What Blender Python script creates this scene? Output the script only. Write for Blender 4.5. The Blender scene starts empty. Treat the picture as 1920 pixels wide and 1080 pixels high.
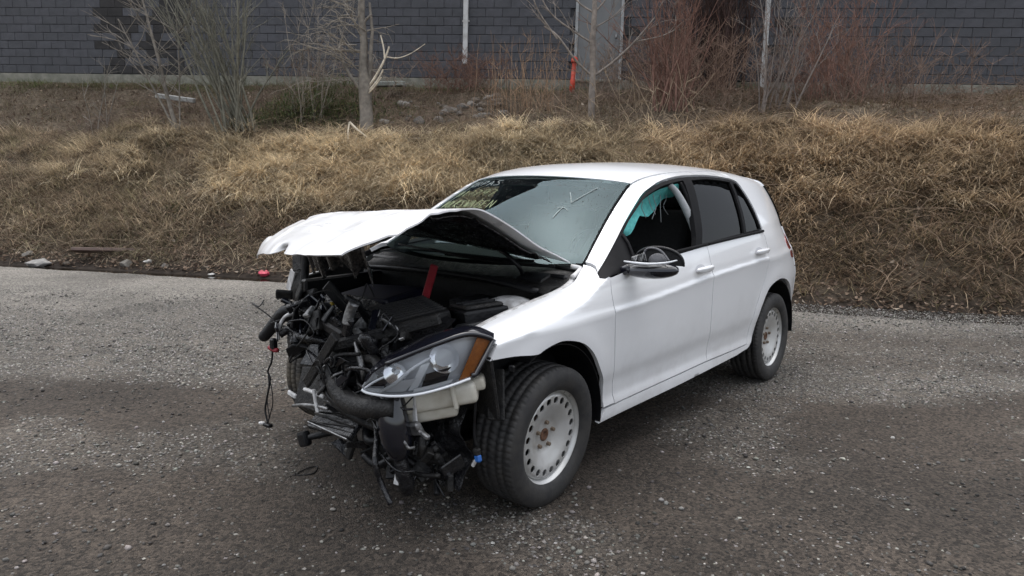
import bpy, bmesh, math, random
import numpy as np
from mathutils import Vector, Matrix
from mathutils.geometry import delaunay_2d_cdt

# ------------------------------------------------------------------ camera, sky, sun, exposure
scene = bpy.context.scene
CAM = np.array([2.489, 2.632, 1.409])
YAW, PITCH, ROLL = math.radians(218.779), math.radians(-8.625), math.radians(.635)
cam_data = bpy.data.cameras.new('camera'); cam = bpy.data.objects.new('camera', cam_data)
scene.collection.objects.link(cam); scene.camera = cam
fw = Vector((math.cos(PITCH)*math.cos(YAW), math.cos(PITCH)*math.sin(YAW), math.sin(PITCH)))
rt = fw.cross(Vector((0,0,1))).normalized(); up = rt.cross(fw)
rt2 = rt*math.cos(ROLL)+up*math.sin(ROLL); up2 = -rt*math.sin(ROLL)+up*math.cos(ROLL)
cam.matrix_world = Matrix(((rt2.x,up2.x,-fw.x,CAM[0]),(rt2.y,up2.y,-fw.y,CAM[1]),(rt2.z,up2.z,-fw.z,CAM[2]),(0,0,0,1)))
cam_data.sensor_width = 36; cam_data.lens = 36*1396/1920; cam_data.clip_end = 1000; cam_data.clip_start = .05

SUN_EL, SUN_AZ = math.radians(74), math.radians(235)      # azimuth measured from +x towards +y
world = bpy.data.worlds.new('World'); scene.world = world; world.use_nodes = True
wn = world.node_tree.nodes; wl = world.node_tree.links
sky = wn.new('ShaderNodeTexSky'); sky.sky_type = 'NISHITA'; sky.sun_disc = False
sky.sun_elevation = SUN_EL; sky.sun_rotation = math.pi/2-SUN_AZ
sky.air_density = 1.0; sky.dust_density = 3.0; sky.ozone_density = 1.2
hs = wn.new('ShaderNodeHueSaturation'); hs.inputs['Saturation'].default_value = .34      # a veil of high cloud
wl.new(sky.outputs[0], hs.inputs['Color']); wl.new(hs.outputs[0], wn['Background'].inputs[0])
wn['Background'].inputs[1].default_value = .15
sd = bpy.data.lights.new('sun', 'SUN'); sd.energy = 1.5; sd.angle = math.radians(110); sd.color = (1,.985,.965)
sun = bpy.data.objects.new('sun', sd); scene.collection.objects.link(sun)
sun.rotation_euler = Vector((math.cos(SUN_EL)*math.cos(SUN_AZ), math.cos(SUN_EL)*math.sin(SUN_AZ), math.sin(SUN_EL))).to_track_quat('Z','Y').to_euler()
scene.view_settings.view_transform = 'Standard'; scene.view_settings.look = 'None'
scene.view_settings.exposure = 0.9; scene.view_settings.gamma = 1
scene.render.engine = 'CYCLES'; scene.render.resolution_x = 1024; scene.render.resolution_y = 576

# ------------------------------------------------------------------ helpers
C = scene.collection
R = math.radians
def link(name, me, mat=None, parent=None, kind=None, smooth=None):
    o = bpy.data.objects.new(name, me); C.objects.link(o)
    if mat is not None and me is not None and not me.materials: me.materials.append(mat)
    if parent is not None: o.parent = parent
    if kind: o['kind'] = kind
    if smooth and me is not None: me.shade_smooth()
    return o
def tag(o, label, cat, group=None):
    o['label'] = label; o['category'] = cat
    if group: o['group'] = group
    return o
def empty(name, loc=(0,0,0)):
    o = bpy.data.objects.new(name, None); C.objects.link(o); o.location = loc; o.empty_display_size = .2; return o
def mesh_np(name, V, F, smooth=False, col=None):
    """mesh from arrays; F is one (n,k) array or a list of such arrays"""
    me = bpy.data.meshes.new(name); V = np.asarray(V, np.float32)
    Fs = F if isinstance(F, list) else [F]
    Fs = [np.asarray(f, np.int32) for f in Fs if len(f)]
    me.vertices.add(len(V)); me.vertices.foreach_set('co', V.ravel())
    idx = np.concatenate([f.ravel() for f in Fs]); tot = np.concatenate([np.full(len(f), f.shape[1], np.int32) for f in Fs])
    me.loops.add(len(idx)); me.loops.foreach_set('vertex_index', idx)
    me.polygons.add(len(tot)); st = np.zeros(len(tot), np.int32); st[1:] = np.cumsum(tot)[:-1]
    me.polygons.foreach_set('loop_start', st)
    try: me.polygons.foreach_set('loop_total', tot)
    except Exception: pass
    if col is not None:
        a = me.color_attributes.new('Col', 'FLOAT_COLOR', 'POINT')
        c = np.ones((len(V),4), np.float32); c[:,:3] = col; a.data.foreach_set('color', c.ravel())
    me.update(calc_edges=True); me.validate()
    if smooth: me.shade_smooth()
    return me
def grid_faces(n, m):
    i, j = np.meshgrid(np.arange(n-1), np.arange(m-1), indexing='ij'); a = (i*m+j).ravel()
    return np.stack([a, a+m, a+m+1, a+1], 1)
_rs = np.random.RandomState(7)
_tab = _rs.rand(256,256)
def vnoise(x, y):
    x = np.asarray(x, float); y = np.asarray(y, float)
    xi = np.floor(x).astype(int); yi = np.floor(y).astype(int); fx = x-xi; fy = y-yi
    fx = fx*fx*(3-2*fx); fy = fy*fy*(3-2*fy); g = lambda a, b: _tab[a%256, b%256]
    return (g(xi,yi)*(1-fx)+g(xi+1,yi)*fx)*(1-fy)+(g(xi,yi+1)*(1-fx)+g(xi+1,yi+1)*fx)*fy
def fbm(x, y, o=4):
    s = 0; a = .5; f = 1.
    for k in range(o): s = s+a*vnoise(x*f+17.3*k, y*f+9.1*k); a *= .5; f *= 2
    return s/(1-.5**o)

# ------------------------------------------------------------------ materials
def new_mat(name):
    m = bpy.data.materials.new(name); m.use_nodes = True; nt = m.node_tree
    return m, nt, nt.nodes['Principled BSDF']
def mat(name, c1, c2=None, rough=.6, metal=0., scale=8., detail=6., bump=0., bscale=None, rvar=0., coat=0., spec=None, lo=.35, hi=.65, stretch=None, dist=.02):
    m, nt, b = new_mat(name); N = nt.nodes; L = nt.links
    b.inputs['Roughness'].default_value = rough; b.inputs['Metallic'].default_value = metal
    if spec is not None: b.inputs['Specular IOR Level'].default_value = spec
    if coat: b.inputs['Coat Weight'].default_value = coat; b.inputs['Coat Roughness'].default_value = .06
    tc = N.new('ShaderNodeTexCoord'); src = tc.outputs['Object']
    if stretch:
        mp = N.new('ShaderNodeMapping'); mp.inputs['Scale'].default_value = stretch; L.new(src, mp.inputs[0]); src = mp.outputs[0]
    if c2 is None: c2 = tuple(v*.8 for v in c1)
    n = N.new('ShaderNodeTexNoise'); n.inputs['Scale'].default_value = scale; n.inputs['Detail'].default_value = detail; n.inputs['Roughness'].default_value = .6
    L.new(src, n.inputs['Vector'])
    r = N.new('ShaderNodeValToRGB'); r.color_ramp.elements[0].position = lo; r.color_ramp.elements[1].position = hi
    r.color_ramp.elements[0].color = (*c2,1); r.color_ramp.elements[1].color = (*c1,1)
    L.new(n.outputs[0], r.inputs[0]); L.new(r.outputs[0], b.inputs['Base Color'])
    if rvar:
        mr = N.new('ShaderNodeMapRange'); mr.inputs[3].default_value = rough-rvar; mr.inputs[4].default_value = rough+rvar
        mr.inputs[1].default_value = .3; mr.inputs[2].default_value = .7
        L.new(n.outputs[0], mr.inputs[0]); L.new(mr.outputs[0], b.inputs['Roughness'])
    if bump:
        n2 = N.new('ShaderNodeTexNoise'); n2.inputs['Scale'].default_value = bscale or scale*4; n2.inputs['Detail'].default_value = 5
        L.new(src, n2.inputs['Vector'])
        bp = N.new('ShaderNodeBump'); bp.inputs['Strength'].default_value = bump; bp.inputs['Distance'].default_value = dist
        L.new(n2.outputs[0], bp.inputs['Height']); L.new(bp.outputs[0], b.inputs['Normal'])
    return m
def vcol_mat(name, rough=.8, spec=.3, trans=0., var=.25, scale=30):
    """colour stored per vertex (each blade, leaf or stone its own), with a little grain"""
    m, nt, b = new_mat(name); N = nt.nodes; L = nt.links
    a = N.new('ShaderNodeAttribute'); a.attribute_name = 'Col'
    tc = N.new('ShaderNodeTexCoord'); n = N.new('ShaderNodeTexNoise'); n.inputs['Scale'].default_value = scale; n.inputs['Detail'].default_value = 4
    L.new(tc.outputs['Object'], n.inputs['Vector'])
    mr = N.new('ShaderNodeMapRange'); mr.inputs[1].default_value = .3; mr.inputs[2].default_value = .7; mr.inputs[3].default_value = 1-var; mr.inputs[4].default_value = 1+var
    L.new(n.outputs[0], mr.inputs[0])
    vm = N.new('ShaderNodeVectorMath'); vm.operation = 'SCALE'; L.new(a.outputs['Color'], vm.inputs[0]); L.new(mr.outputs[0], vm.inputs['Scale'])
    L.new(vm.outputs[0], b.inputs['Base Color'])
    b.inputs['Roughness'].default_value = rough; b.inputs['Specular IOR Level'].default_value = spec
    if trans:
        tb = N.new('ShaderNodeBsdfTranslucent'); L.new(vm.outputs[0], tb.inputs[0]); mx = N.new('ShaderNodeMixShader'); mx.inputs[0].default_value = trans
        L.new(b.outputs[0], mx.inputs[1]); L.new(tb.outputs[0], mx.inputs[2]); L.new(mx.outputs[0], N['Material Output'].inputs[0])
    return m
def glass_mat(name, tint, ior=1.5, gain=1.7, rough=.0, bump=0., gcol=(1,1,1)):
    """thin pane: clear tint with the sheen of both faces"""
    m = bpy.data.materials.new(name); m.use_nodes = True; nt = m.node_tree; N = nt.nodes; L = nt.links
    N.remove(N['Principled BSDF']); out = N['Material Output']
    t = N.new('ShaderNodeBsdfTransparent'); t.inputs[0].default_value = (*tint,1)
    g = N.new('ShaderNodeBsdfGlossy'); g.inputs['Roughness'].default_value = rough; g.inputs[0].default_value = (*gcol,1)
    f = N.new('ShaderNodeFresnel'); f.inputs[0].default_value = ior
    mu = N.new('ShaderNodeMath'); mu.operation = 'MULTIPLY'; mu.inputs[1].default_value = gain; mu.use_clamp = True
    mx = N.new('ShaderNodeMixShader'); L.new(f.outputs[0], mu.inputs[0]); L.new(mu.outputs[0], mx.inputs[0])
    L.new(t.outputs[0], mx.inputs[1]); L.new(g.outputs[0], mx.inputs[2]); L.new(mx.outputs[0], out.inputs[0])
    if bump:
        tc = N.new('ShaderNodeTexCoord'); n2 = N.new('ShaderNodeTexNoise'); n2.inputs['Scale'].default_value = 3
        L.new(tc.outputs['Object'], n2.inputs['Vector']); bp = N.new('ShaderNodeBump'); bp.inputs['Strength'].default_value = bump; bp.inputs['Distance'].default_value = .01
        L.new(n2.outputs[0], bp.inputs['Height']); L.new(bp.outputs[0], g.inputs['Normal']); L.new(bp.outputs[0], f.inputs['Normal'])
    return m
def paint_mat(name, col, dirt=.4):
    m, nt, b = new_mat(name); N = nt.nodes; L = nt.links
    tc = N.new('ShaderNodeTexCoord')
    n = N.new('ShaderNodeTexNoise'); n.inputs['Scale'].default_value = 3.2; n.inputs['Detail'].default_value = 9; n.inputs['Roughness'].default_value = .7
    L.new(tc.outputs['Object'], n.inputs['Vector'])
    # road film: heavier low on the body
    sp = N.new('ShaderNodeSeparateXYZ'); L.new(tc.outputs['Object'], sp.inputs[0])
    h = N.new('ShaderNodeMapRange'); h.inputs[1].default_value = .75; h.inputs[2].default_value = .22; h.inputs[3].default_value = .06; h.inputs[4].default_value = 1; L.new(sp.outputs[2], h.inputs[0])
    k = N.new('ShaderNodeMapRange'); k.inputs[1].default_value = .42; k.inputs[2].default_value = .72; L.new(n.outputs[0], k.inputs[0])
    mu = N.new('ShaderNodeMath'); mu.operation = 'MULTIPLY'; L.new(h.outputs[0], mu.inputs[0]); L.new(k.outputs[0], mu.inputs[1])
    m2 = N.new('ShaderNodeMath'); m2.operation = 'MULTIPLY'; m2.inputs[1].default_value = dirt; L.new(mu.outputs[0], m2.inputs[0])
    mx = N.new('ShaderNodeMix'); mx.data_type = 'RGBA'; mx.inputs[6].default_value = (*col,1); mx.inputs[7].default_value = (.25,.22,.19,1)
    L.new(m2.outputs[0], mx.inputs[0]); L.new(mx.outputs[2], b.inputs['Base Color'])
    b.inputs['Roughness'].default_value = .32; b.inputs['Coat Weight'].default_value = .8; b.inputs['Coat Roughness'].default_value = .05
    ra = N.new('ShaderNodeMapRange'); ra.inputs[3].default_value = .28; ra.inputs[4].default_value = .6; L.new(mu.outputs[0], ra.inputs[0]); L.new(ra.outputs[0], b.inputs['Roughness'])
    return m
M = {}
M['paint'] = paint_mat('white_paint', (.82,.83,.845))
M['hood_paint'] = mat('scuffed_white_paint', (.80,.805,.82), (.74,.74,.74), rough=.35, scale=5, coat=.5, rvar=.1, bump=.12, bscale=9, dist=.02)
M['scrape'] = mat('scraped_primer', (.80,.805,.82), (.13,.13,.13), rough=.6, scale=7, lo=.52, hi=.60, stretch=(2,7,7))
M['black'] = mat('black_plastic', (.009,.0095,.011), (.005,.005,.006), rough=.40, scale=20, rvar=.12, bump=.15, spec=.35)
M['gloss_black'] = mat('gloss_black', (.008,.009,.014), (.006,.006,.010), rough=.12, scale=9, coat=.6)
M['trim'] = mat('window_trim_black', (.012,.012,.013), (.008,.008,.009), rough=.6, scale=14, spec=.08)
M['dirty_black'] = mat('dusty_black_plastic', (.007,.007,.008), (.020,.019,.018), rough=.5, scale=26, rvar=.2, bump=.35, lo=.42, hi=.66, spec=.35)
M['wet_black'] = mat('oily_black_metal', (.007,.007,.009), (.018,.018,.019), rough=.2, scale=30, rvar=.15, bump=.5, bscale=40)
M['rubber'] = mat('tyre_rubber', (.020,.020,.021), (.036,.034,.032), rough=.7, scale=16, rvar=.1, bump=.25, bscale=90, dist=.004)
M['muddy_rubber'] = mat('muddy_tyre_rubber', (.035,.032,.028), (.10,.085,.064), rough=.85, scale=9, bump=.3, bscale=70, dist=.004, lo=.4, hi=.6)
M['steel_wheel'] = mat('silver_painted_steel', (.60,.60,.59), (.44,.43,.40), rough=.36, metal=.45, scale=7, rvar=.1, lo=.3, hi=.6)
M['rust'] = mat('rusty_hub', (.16,.075,.038), (.07,.036,.022), rough=.85, scale=60, bump=.5)
M['alloy'] = mat('dirty_aluminium', (.42,.42,.42), (.12,.12,.12), rough=.42, metal=.8, scale=18, rvar=.15, bump=.3)
M['chrome'] = mat('bright_reflector', (.88,.89,.9), (.8,.8,.82), rough=.09, metal=1, scale=5)
M['lamp_grey'] = mat('lamp_inner_grey', (.62,.64,.67), (.56,.58,.61), rough=.3, scale=6)
M['motor_grey'] = mat('grey_motor_plastic', (.13,.13,.14), (.08,.08,.09), rough=.5, scale=40, bump=.4)
M['lamp_pale'] = mat('lamp_inner_pale', (.80,.82,.85), (.7,.73,.76), rough=.25, scale=6)
M['amber'] = mat('amber_reflector', (.52,.17,.02), (.42,.13,.015), rough=.25, scale=60, bump=.6, bscale=160, dist=.004)
M['reservoir'] = mat('milky_plastic', (.62,.60,.53), (.45,.42,.35), rough=.45, scale=9, rvar=.1)
M['red'] = mat('red_bar', (.30,.022,.034), (.20,.014,.022), rough=.45, scale=14)
M['navy'] = mat('navy_cover', (.007,.008,.022), (.005,.005,.012), rough=.4, scale=12)
M['yellow'] = mat('yellow_handle', (.50,.34,.02), (.36,.24,.02), rough=.5, scale=20)
M['blue'] = mat('blue_connector', (.03,.17,.55), (.02,.10,.36), rough=.45, scale=20)
M['white_part'] = mat('dusty_white_metal', (.66,.66,.66), (.36,.35,.34), rough=.5, scale=22, lo=.35, hi=.6)
M['cabin'] = mat('dark_cabin_cloth', (.014,.014,.015), (.009,.009,.010), rough=.9, scale=50, bump=.3, bscale=200)
M['cabin_grey'] = mat('grey_cabin_trim', (.36,.37,.38), (.28,.29,.30), rough=.7, scale=30)
M['airbag'] = mat('teal_airbag_cloth', (.16,.66,.62), (.11,.52,.50), rough=.85, scale=30, bump=.5, bscale=60)
M['tail_red'] = mat('red_tail_lens', (.28,.008,.012), (.2,.006,.01), rough=.15, scale=10, coat=.8)
M['screen_glass'] = glass_mat('windscreen_glass', (.62,.72,.69), gain=.66, bump=.015, gcol=(.72,.93,1.0))
M['tint_glass'] = glass_mat('tinted_glass', (.05,.06,.06), gain=.4)
M['lens_glass'] = glass_mat('lamp_lens', (.93,.94,.95), gain=1.0)
M['drop'] = glass_mat('rain_drop', (.55,.58,.60), ior=1.33, gain=1.2)
M['marker'] = mat('yellow_green_marker', (.42,.47,.25), (.20,.24,.15), rough=.9, scale=160, lo=.3, hi=.7)
M['marker_pale'] = mat('pale_marker', (.48,.53,.52), (.28,.32,.31), rough=.9, scale=160, lo=.3, hi=.7)
#<SURF>
def pchip(xs, ys):
    xs = np.array(xs, float); ys = np.array(ys, float)
    if xs[0] > xs[-1]: xs = xs[::-1]; ys = ys[::-1]
    h = np.diff(xs); d = np.diff(ys)/h; m = np.zeros(len(xs)); m[0] = d[0]; m[-1] = d[-1]
    for i in range(1, len(xs)-1):
        if d[i-1]*d[i] > 0:
            w1 = 2*h[i]+h[i-1]; w2 = h[i]+2*h[i-1]
            m[i] = (w1+w2)/(w1/d[i-1]+w2/d[i])
    def f(x):
        x = np.clip(np.asarray(x, float), xs[0], xs[-1])
        i = np.clip(np.searchsorted(xs, x)-1, 0, len(xs)-2)
        t = (x-xs[i])/h[i]; t2 = t*t; t3 = t2*t
        return (2*t3-3*t2+1)*ys[i]+(t3-2*t2+t)*h[i]*m[i]+(-2*t3+3*t2)*ys[i+1]+(t3-t2)*h[i]*m[i+1]
    return f
def sstep(a, b, x):
    t = np.clip((np.asarray(x, float)-a)/(b-a), 0, 1); return t*t*(3-2*t)
# car frame: x forward (front axle at 0), y to the car's left, z up
F_plan = pchip([.95,.8,.6,.4,.2,0,-.3,-.6,-1.2,-2,-2.5,-2.8,-3.05,-3.2,-3.3],
               [.66,.755,.83,.868,.888,.896,.897,.893,.895,.895,.893,.882,.856,.805,.74])
F_belt = pchip([.95,.6,.4,.2,0,-.2,-.36,-.5,-1.5,-2.45,-3.1],[.69,.74,.768,.797,.825,.865,.93,.965,1.02,1.055,1.08])
F_crease = pchip([.4,-.45,-1.5,-2.3,-3.1],[.80,.80,.855,.885,.90])
F_prof = pchip([.20,.24,.29,.34,.38,.43,.52,.62,.75,.85,.866,.872,.92,.97,1.0,1.05,1.1],
               [-.06,-.045,-.034,-.036,-.044,-.040,-.022,-.013,-.006,.001,.004,-.003,-.014,-.026,-.034,-.052,-.075])
F_gz = pchip([.6,.4,.2,0,-.2,-.3,-.38,-.44,-.5,-.6,-.75,-.9,-1.0,-1.12,-1.3,-1.55,-2.0,-2.4,-2.7,-2.9,-3.1],
             [.78,.818,.852,.878,.904,.925,.955,.988,1.022,1.085,1.175,1.262,1.315,1.372,1.412,1.435,1.446,1.436,1.416,1.392,1.35])
F_gy = pchip([.6,.4,.2,0,-.2,-.3,-.38,-.44,-.6,-.9,-1.12,-1.5,-2,-2.5,-2.9,-3.1],[.775,.76,.746,.74,.74,.735,.715,.70,.66,.59,.556,.575,.572,.555,.53,.51])
F_g = pchip([0,.12,.25,.5,.75,.88,.94,.98,1],[1,.945,.87,.70,.50,.37,.27,.14,0])
F_tap = pchip([-2.3,-2.6,-2.9,-3.1,-3.3],[0,.018,.06,.10,.14])
def side_P(x, s):
    """body side as a surface over (x, s): s is height up to the belt line, above it s runs to the gutter at belt+0.4"""
    x = np.asarray(x, float); s = np.asarray(s, float)
    zb = F_belt(x)
    def low(z):
        k = sstep(.42, .72, z)
        # flare round the wheel openings
        fl = 0
        for cx in (0.0, -2.637):
            r = np.hypot(x-cx, z-.34); fl = fl+.010*np.exp(-((r-.40)/.07)**2)*(z > .1)
        return F_plan(x)+F_prof(z-(F_crease(x)-.868)*k)+fl*sstep(.25,.45,z)-F_tap(x)*sstep(.68,1.1,z)
    zl = np.minimum(s, zb); yl = low(zl)
    tau = np.clip((s-zb)/.4, 0, 1)
    yb = low(zb); zg = np.maximum(F_gz(x), zb+.004); yg = F_gy(x)
    hi = s > zb
    z = np.where(hi, zb+tau*(zg-zb), zl)
    y = np.where(hi, yg+(yb-yg)*F_g(tau), yl)
    return np.stack([x+0*z, y, z], -1)
F_wdx = pchip([0,1],[.20,.16]); F_wdz = pchip([0,.5,1],[-.025,.03,.036])
def wind_P(u, v):
    """windscreen: u -1..1 right to left, v 0 base .. 1 top"""
    u = np.asarray(u, float); v = np.asarray(v, float)
    xe = -.46-(1.12-.46)*v
    return np.stack([xe+F_wdx(v)*(1-np.abs(u)**2.2), F_gy(xe)*u, F_gz(xe)+F_wdz(v)*(1-u*u)], -1)
F_rdz = pchip([0,.2,.45,1],[.036,.050,.055,.047])
def roof_P(u, w):
    """roof panel: w 0 windscreen header .. 1 tail edge"""
    u = np.asarray(u, float); w = np.asarray(w, float)
    xe = -1.12-(2.98-1.12)*w; k = 1-np.abs(u)**2.2
    return np.stack([xe+(.16-.28*w)*k, F_gy(xe)*u, F_gz(xe)+F_rdz(w)*(1-.75*u*u-.25*np.abs(u)**7)], -1)
#</SURF>

# ------------------------------------------------------------------ layout frame of the yard: s runs along the bank, t across towards the building
AX_T = np.array([math.cos(YAW), math.sin(YAW)]); AX_S = np.array([AX_T[1], -AX_T[0]])
def yard(s, t, z=0.):
    s = np.asarray(s, float); t = np.asarray(t, float)
    x = CAM[0]+s*AX_S[0]+t*AX_T[0]; y = CAM[1]+s*AX_S[1]+t*AX_T[1]
    return np.stack([x, y, np.broadcast_to(np.asarray(z, float), x.shape)], -1)
def toe_t(s): return 9.15-.285*np.asarray(s, float)+.22*(fbm(np.asarray(s)*.45+3, np.asarray(s)*0+1.5, 3)-.5)
def wall_t(s): return 18.47-.124*np.asarray(s, float)
def base_z(s): return 3.57-.0165*np.asarray(s, float)
F_bank = pchip([-.6,-.2,.1,.45,1.0,2.4,3.7,4.3],[-.10,-.09,-.02,.16,.55,1.42,2.12,2.34])
def bank_z(s, t):
    s = np.asarray(s, float); t = np.asarray(t, float)
    d = t-toe_t(s); dw = wall_t(s)-toe_t(s)
    top = 2.34+(base_z(s)-.10-2.34)*np.clip((d-4.3)/(dw-4.3), 0, 1)
    z = np.where(d < 4.3, F_bank(d), top)
    bumps = (fbm(s*.7+5, t*.7, 4)-.5)*.45+(fbm(s*2.3, t*2.3+7, 3)-.5)*.20
    return z+bumps*sstep(.1, 1.2, d)*(1-.8*sstep(-1.2, -.2, t-wall_t(s)))

# ---- ground: one sheet, fine near the car, running out to the horizon
def gravel_mask(s, t):
    """1 where loose grey gravel lies, 0 on packed brown dirt"""
    n = fbm(s*.55+11, t*.8+4, 4)-.5; n2 = fbm(s*2.6, t*2.6, 3)-.5
    edge = 4.75-.05*s+.8*n+.4*n2
    g = sstep(edge-.18, edge+.28, t)
    # brown wheel tracks through the gravel
    tr = np.exp(-((t-(7.3-.22*s)-.6*n)/.55)**2)*sstep(-4,1,s)+.8*np.exp(-((t-(6.3-.2*s)-.5*n)/.35)**2)*sstep(0,3,s)
    patch = sstep(.60,.72, fbm(s*.8+31, t*1.1+8, 4))*sstep(2.2,2.8,t)*.45
    return np.clip(g*(1-.75*np.clip(tr,0,1))+patch*(1-g), 0, 1)
def axis_grid(lo, hi, fine_lo, fine_hi, step, far):
    a = np.arange(fine_lo, fine_hi+1e-6, step)
    left = fine_lo-np.geomspace(step, fine_lo-lo, far)[::-1]; right = fine_hi+np.geomspace(step, hi-fine_hi, far)
    return np.concatenate([left, a, right])
gs = axis_grid(-300, 300, -9, 8, .045, 26); gt = axis_grid(-300, 300, 1.6, 12.5, .045, 26)
S_, T_ = np.meshgrid(gs, gt, indexing='ij')
mask = gravel_mask(S_, T_)
# shallow undulation; flat where the tyres stand
und = (fbm(S_*.5, T_*.5+3, 3)-.5)*.05+(fbm(S_*3, T_*3, 3)-.5)*.016+(fbm(S_*9+3, T_*9, 3)-.5)*.014*(T_ < 12)
near = sstep(1.5, 9, np.hypot(S_, T_-4.5)); inside = (T_ < 13.5)&(T_ > 1)
Wp = yard(S_, T_)
dw_ = np.min([np.hypot(Wp[...,0]-cx, Wp[...,1]-cy) for cx, cy in ((0,.78),(-2.637,.76),(-.15,-.78),(-2.637,-.76))], axis=0)
und = und*sstep(.15,.7,dw_)*np.where(inside,1,.3)-.25*sstep(-.50,.25,T_-toe_t(np.clip(S_,-40,40)))*(T_ < 60)
V = yard(S_, T_, und)
dirt = np.array([.050,.040,.0315]); grav = np.array([.102,.090,.076]); far_g_sheen = np.array([.185,.172,.152])  # far gravel paler, part of it grazing sheen put into the colour
k = mask[...,None]; fk = sstep(5.5, 9.5, T_)[...,None]
blot = (.45+1.1*fbm(S_*1.3+7, T_*1.3, 5))[...,None]
col = (dirt*(1-k)+(grav*(1-fk)+far_g_sheen*fk)*k)*blot
mud = sstep(-.55,-.2, T_-toe_t(np.clip(S_,-40,40)))[...,None]
col = col*(1-mud)+np.array([.022,.017,.013])*mud
gm, nt, b = new_mat('gravel_ground'); N = nt.nodes; L = nt.links
at = N.new('ShaderNodeAttribute'); at.attribute_name = 'Col'
tc = N.new('ShaderNodeTexCoord')
vo = N.new('ShaderNodeTexVoronoi'); vo.inputs['Scale'].default_value = 85; L.new(tc.outputs['Object'], vo.inputs['Vector'])
vo2 = N.new('ShaderNodeTexVoronoi'); vo2.inputs['Scale'].default_value = 190; L.new(tc.outputs['Object'], vo2.inputs['Vector'])
no = N.new('ShaderNodeTexNoise'); no.inputs['Scale'].default_value = 26; no.inputs['Detail'].default_value = 9; no.inputs['Roughness'].default_value = .75; L.new(tc.outputs['Object'], no.inputs['Vector'])
hsv = N.new('ShaderNodeSeparateColor'); L.new(vo.outputs['Color'], hsv.inputs[0])
mr = N.new('ShaderNodeMapRange'); mr.inputs[1].default_value = 0; mr.inputs[2].default_value = 1; mr.inputs[3].default_value = .35; mr.inputs[4].default_value = 1.75; L.new(hsv.outputs[0], mr.inputs[0])
mr2 = N.new('ShaderNodeMapRange'); mr2.inputs[1].default_value = .3; mr2.inputs[2].default_value = .7; mr2.inputs[3].default_value = .6; mr2.inputs[4].default_value = 1.4; L.new(no.outputs[0], mr2.inputs[0])
mm = N.new('ShaderNodeMath'); mm.operation = 'MULTIPLY'; L.new(mr.outputs[0], mm.inputs[0]); L.new(mr2.outputs[0], mm.inputs[1])
vm = N.new('ShaderNodeVectorMath'); vm.operation = 'SCALE'; L.new(at.outputs['Color'], vm.inputs[0]); L.new(mm.outputs[0], vm.inputs['Scale']); L.new(vm.outputs[0], b.inputs['Base Color'])
ad = N.new('ShaderNodeMath'); ad.operation = 'ADD'; L.new(vo.outputs['Distance'], ad.inputs[0]); L.new(vo2.outputs['Distance'], ad.inputs[1])
a3 = N.new('ShaderNodeMath'); a3.operation = 'SUBTRACT'; L.new(no.outputs[0], a3.inputs[0]); L.new(ad.outputs[0], a3.inputs[1])
bp = N.new('ShaderNodeBump'); bp.inputs['Strength'].default_value = .7; bp.inputs['Distance'].default_value = .012; L.new(a3.outputs[0], bp.inputs['Height']); L.new(bp.outputs[0], b.inputs['Normal'])
b.inputs['Roughness'].default_value = .78; b.inputs['Specular IOR Level'].default_value = .35
link('ground', mesh_np('ground', V.reshape(-1,3), grid_faces(*S_.shape)[:, ::-1], True, col.reshape(-1,3)), gm, kind='structure')

# ---- bank
bs = np.concatenate([np.arange(-60,-16,1.), np.arange(-16,14,.12), np.arange(14,50,1.)])
bq = np.linspace(0, 1, 90)
BS, BQ = np.meshgrid(bs, bq, indexing='ij')
BT = toe_t(BS)-.45+BQ*(wall_t(BS)+.6-toe_t(BS)+.45)
BZ = bank_z(BS, BT)
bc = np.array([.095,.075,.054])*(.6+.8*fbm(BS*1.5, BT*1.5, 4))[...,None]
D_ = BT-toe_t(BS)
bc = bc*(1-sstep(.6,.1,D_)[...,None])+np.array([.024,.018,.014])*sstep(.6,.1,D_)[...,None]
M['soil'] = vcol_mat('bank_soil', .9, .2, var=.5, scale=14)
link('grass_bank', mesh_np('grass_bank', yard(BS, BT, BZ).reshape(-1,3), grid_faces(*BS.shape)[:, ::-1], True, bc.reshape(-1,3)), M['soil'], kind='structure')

# ---- wet ditch at the toe of the bank
ss = np.arange(-30, 22, .08); w0 = toe_t(ss)-.55-.15*fbm(ss*1.1, ss*0+2, 3); w1 = toe_t(ss)+.30
u = np.linspace(0,1,5); P = yard(ss[:,None]+0*u, w0[:,None]*(1-u)+w1[:,None]*u, -.045)
wm, nt, b = new_mat('ditch_water'); b.inputs['Base Color'].default_value = (.012,.009,.006,1); b.inputs['Roughness'].default_value = .06
link('water', mesh_np('water', P.reshape(-1,3), grid_faces(len(ss),5)[:, ::-1], True), wm, kind='structure')

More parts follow.
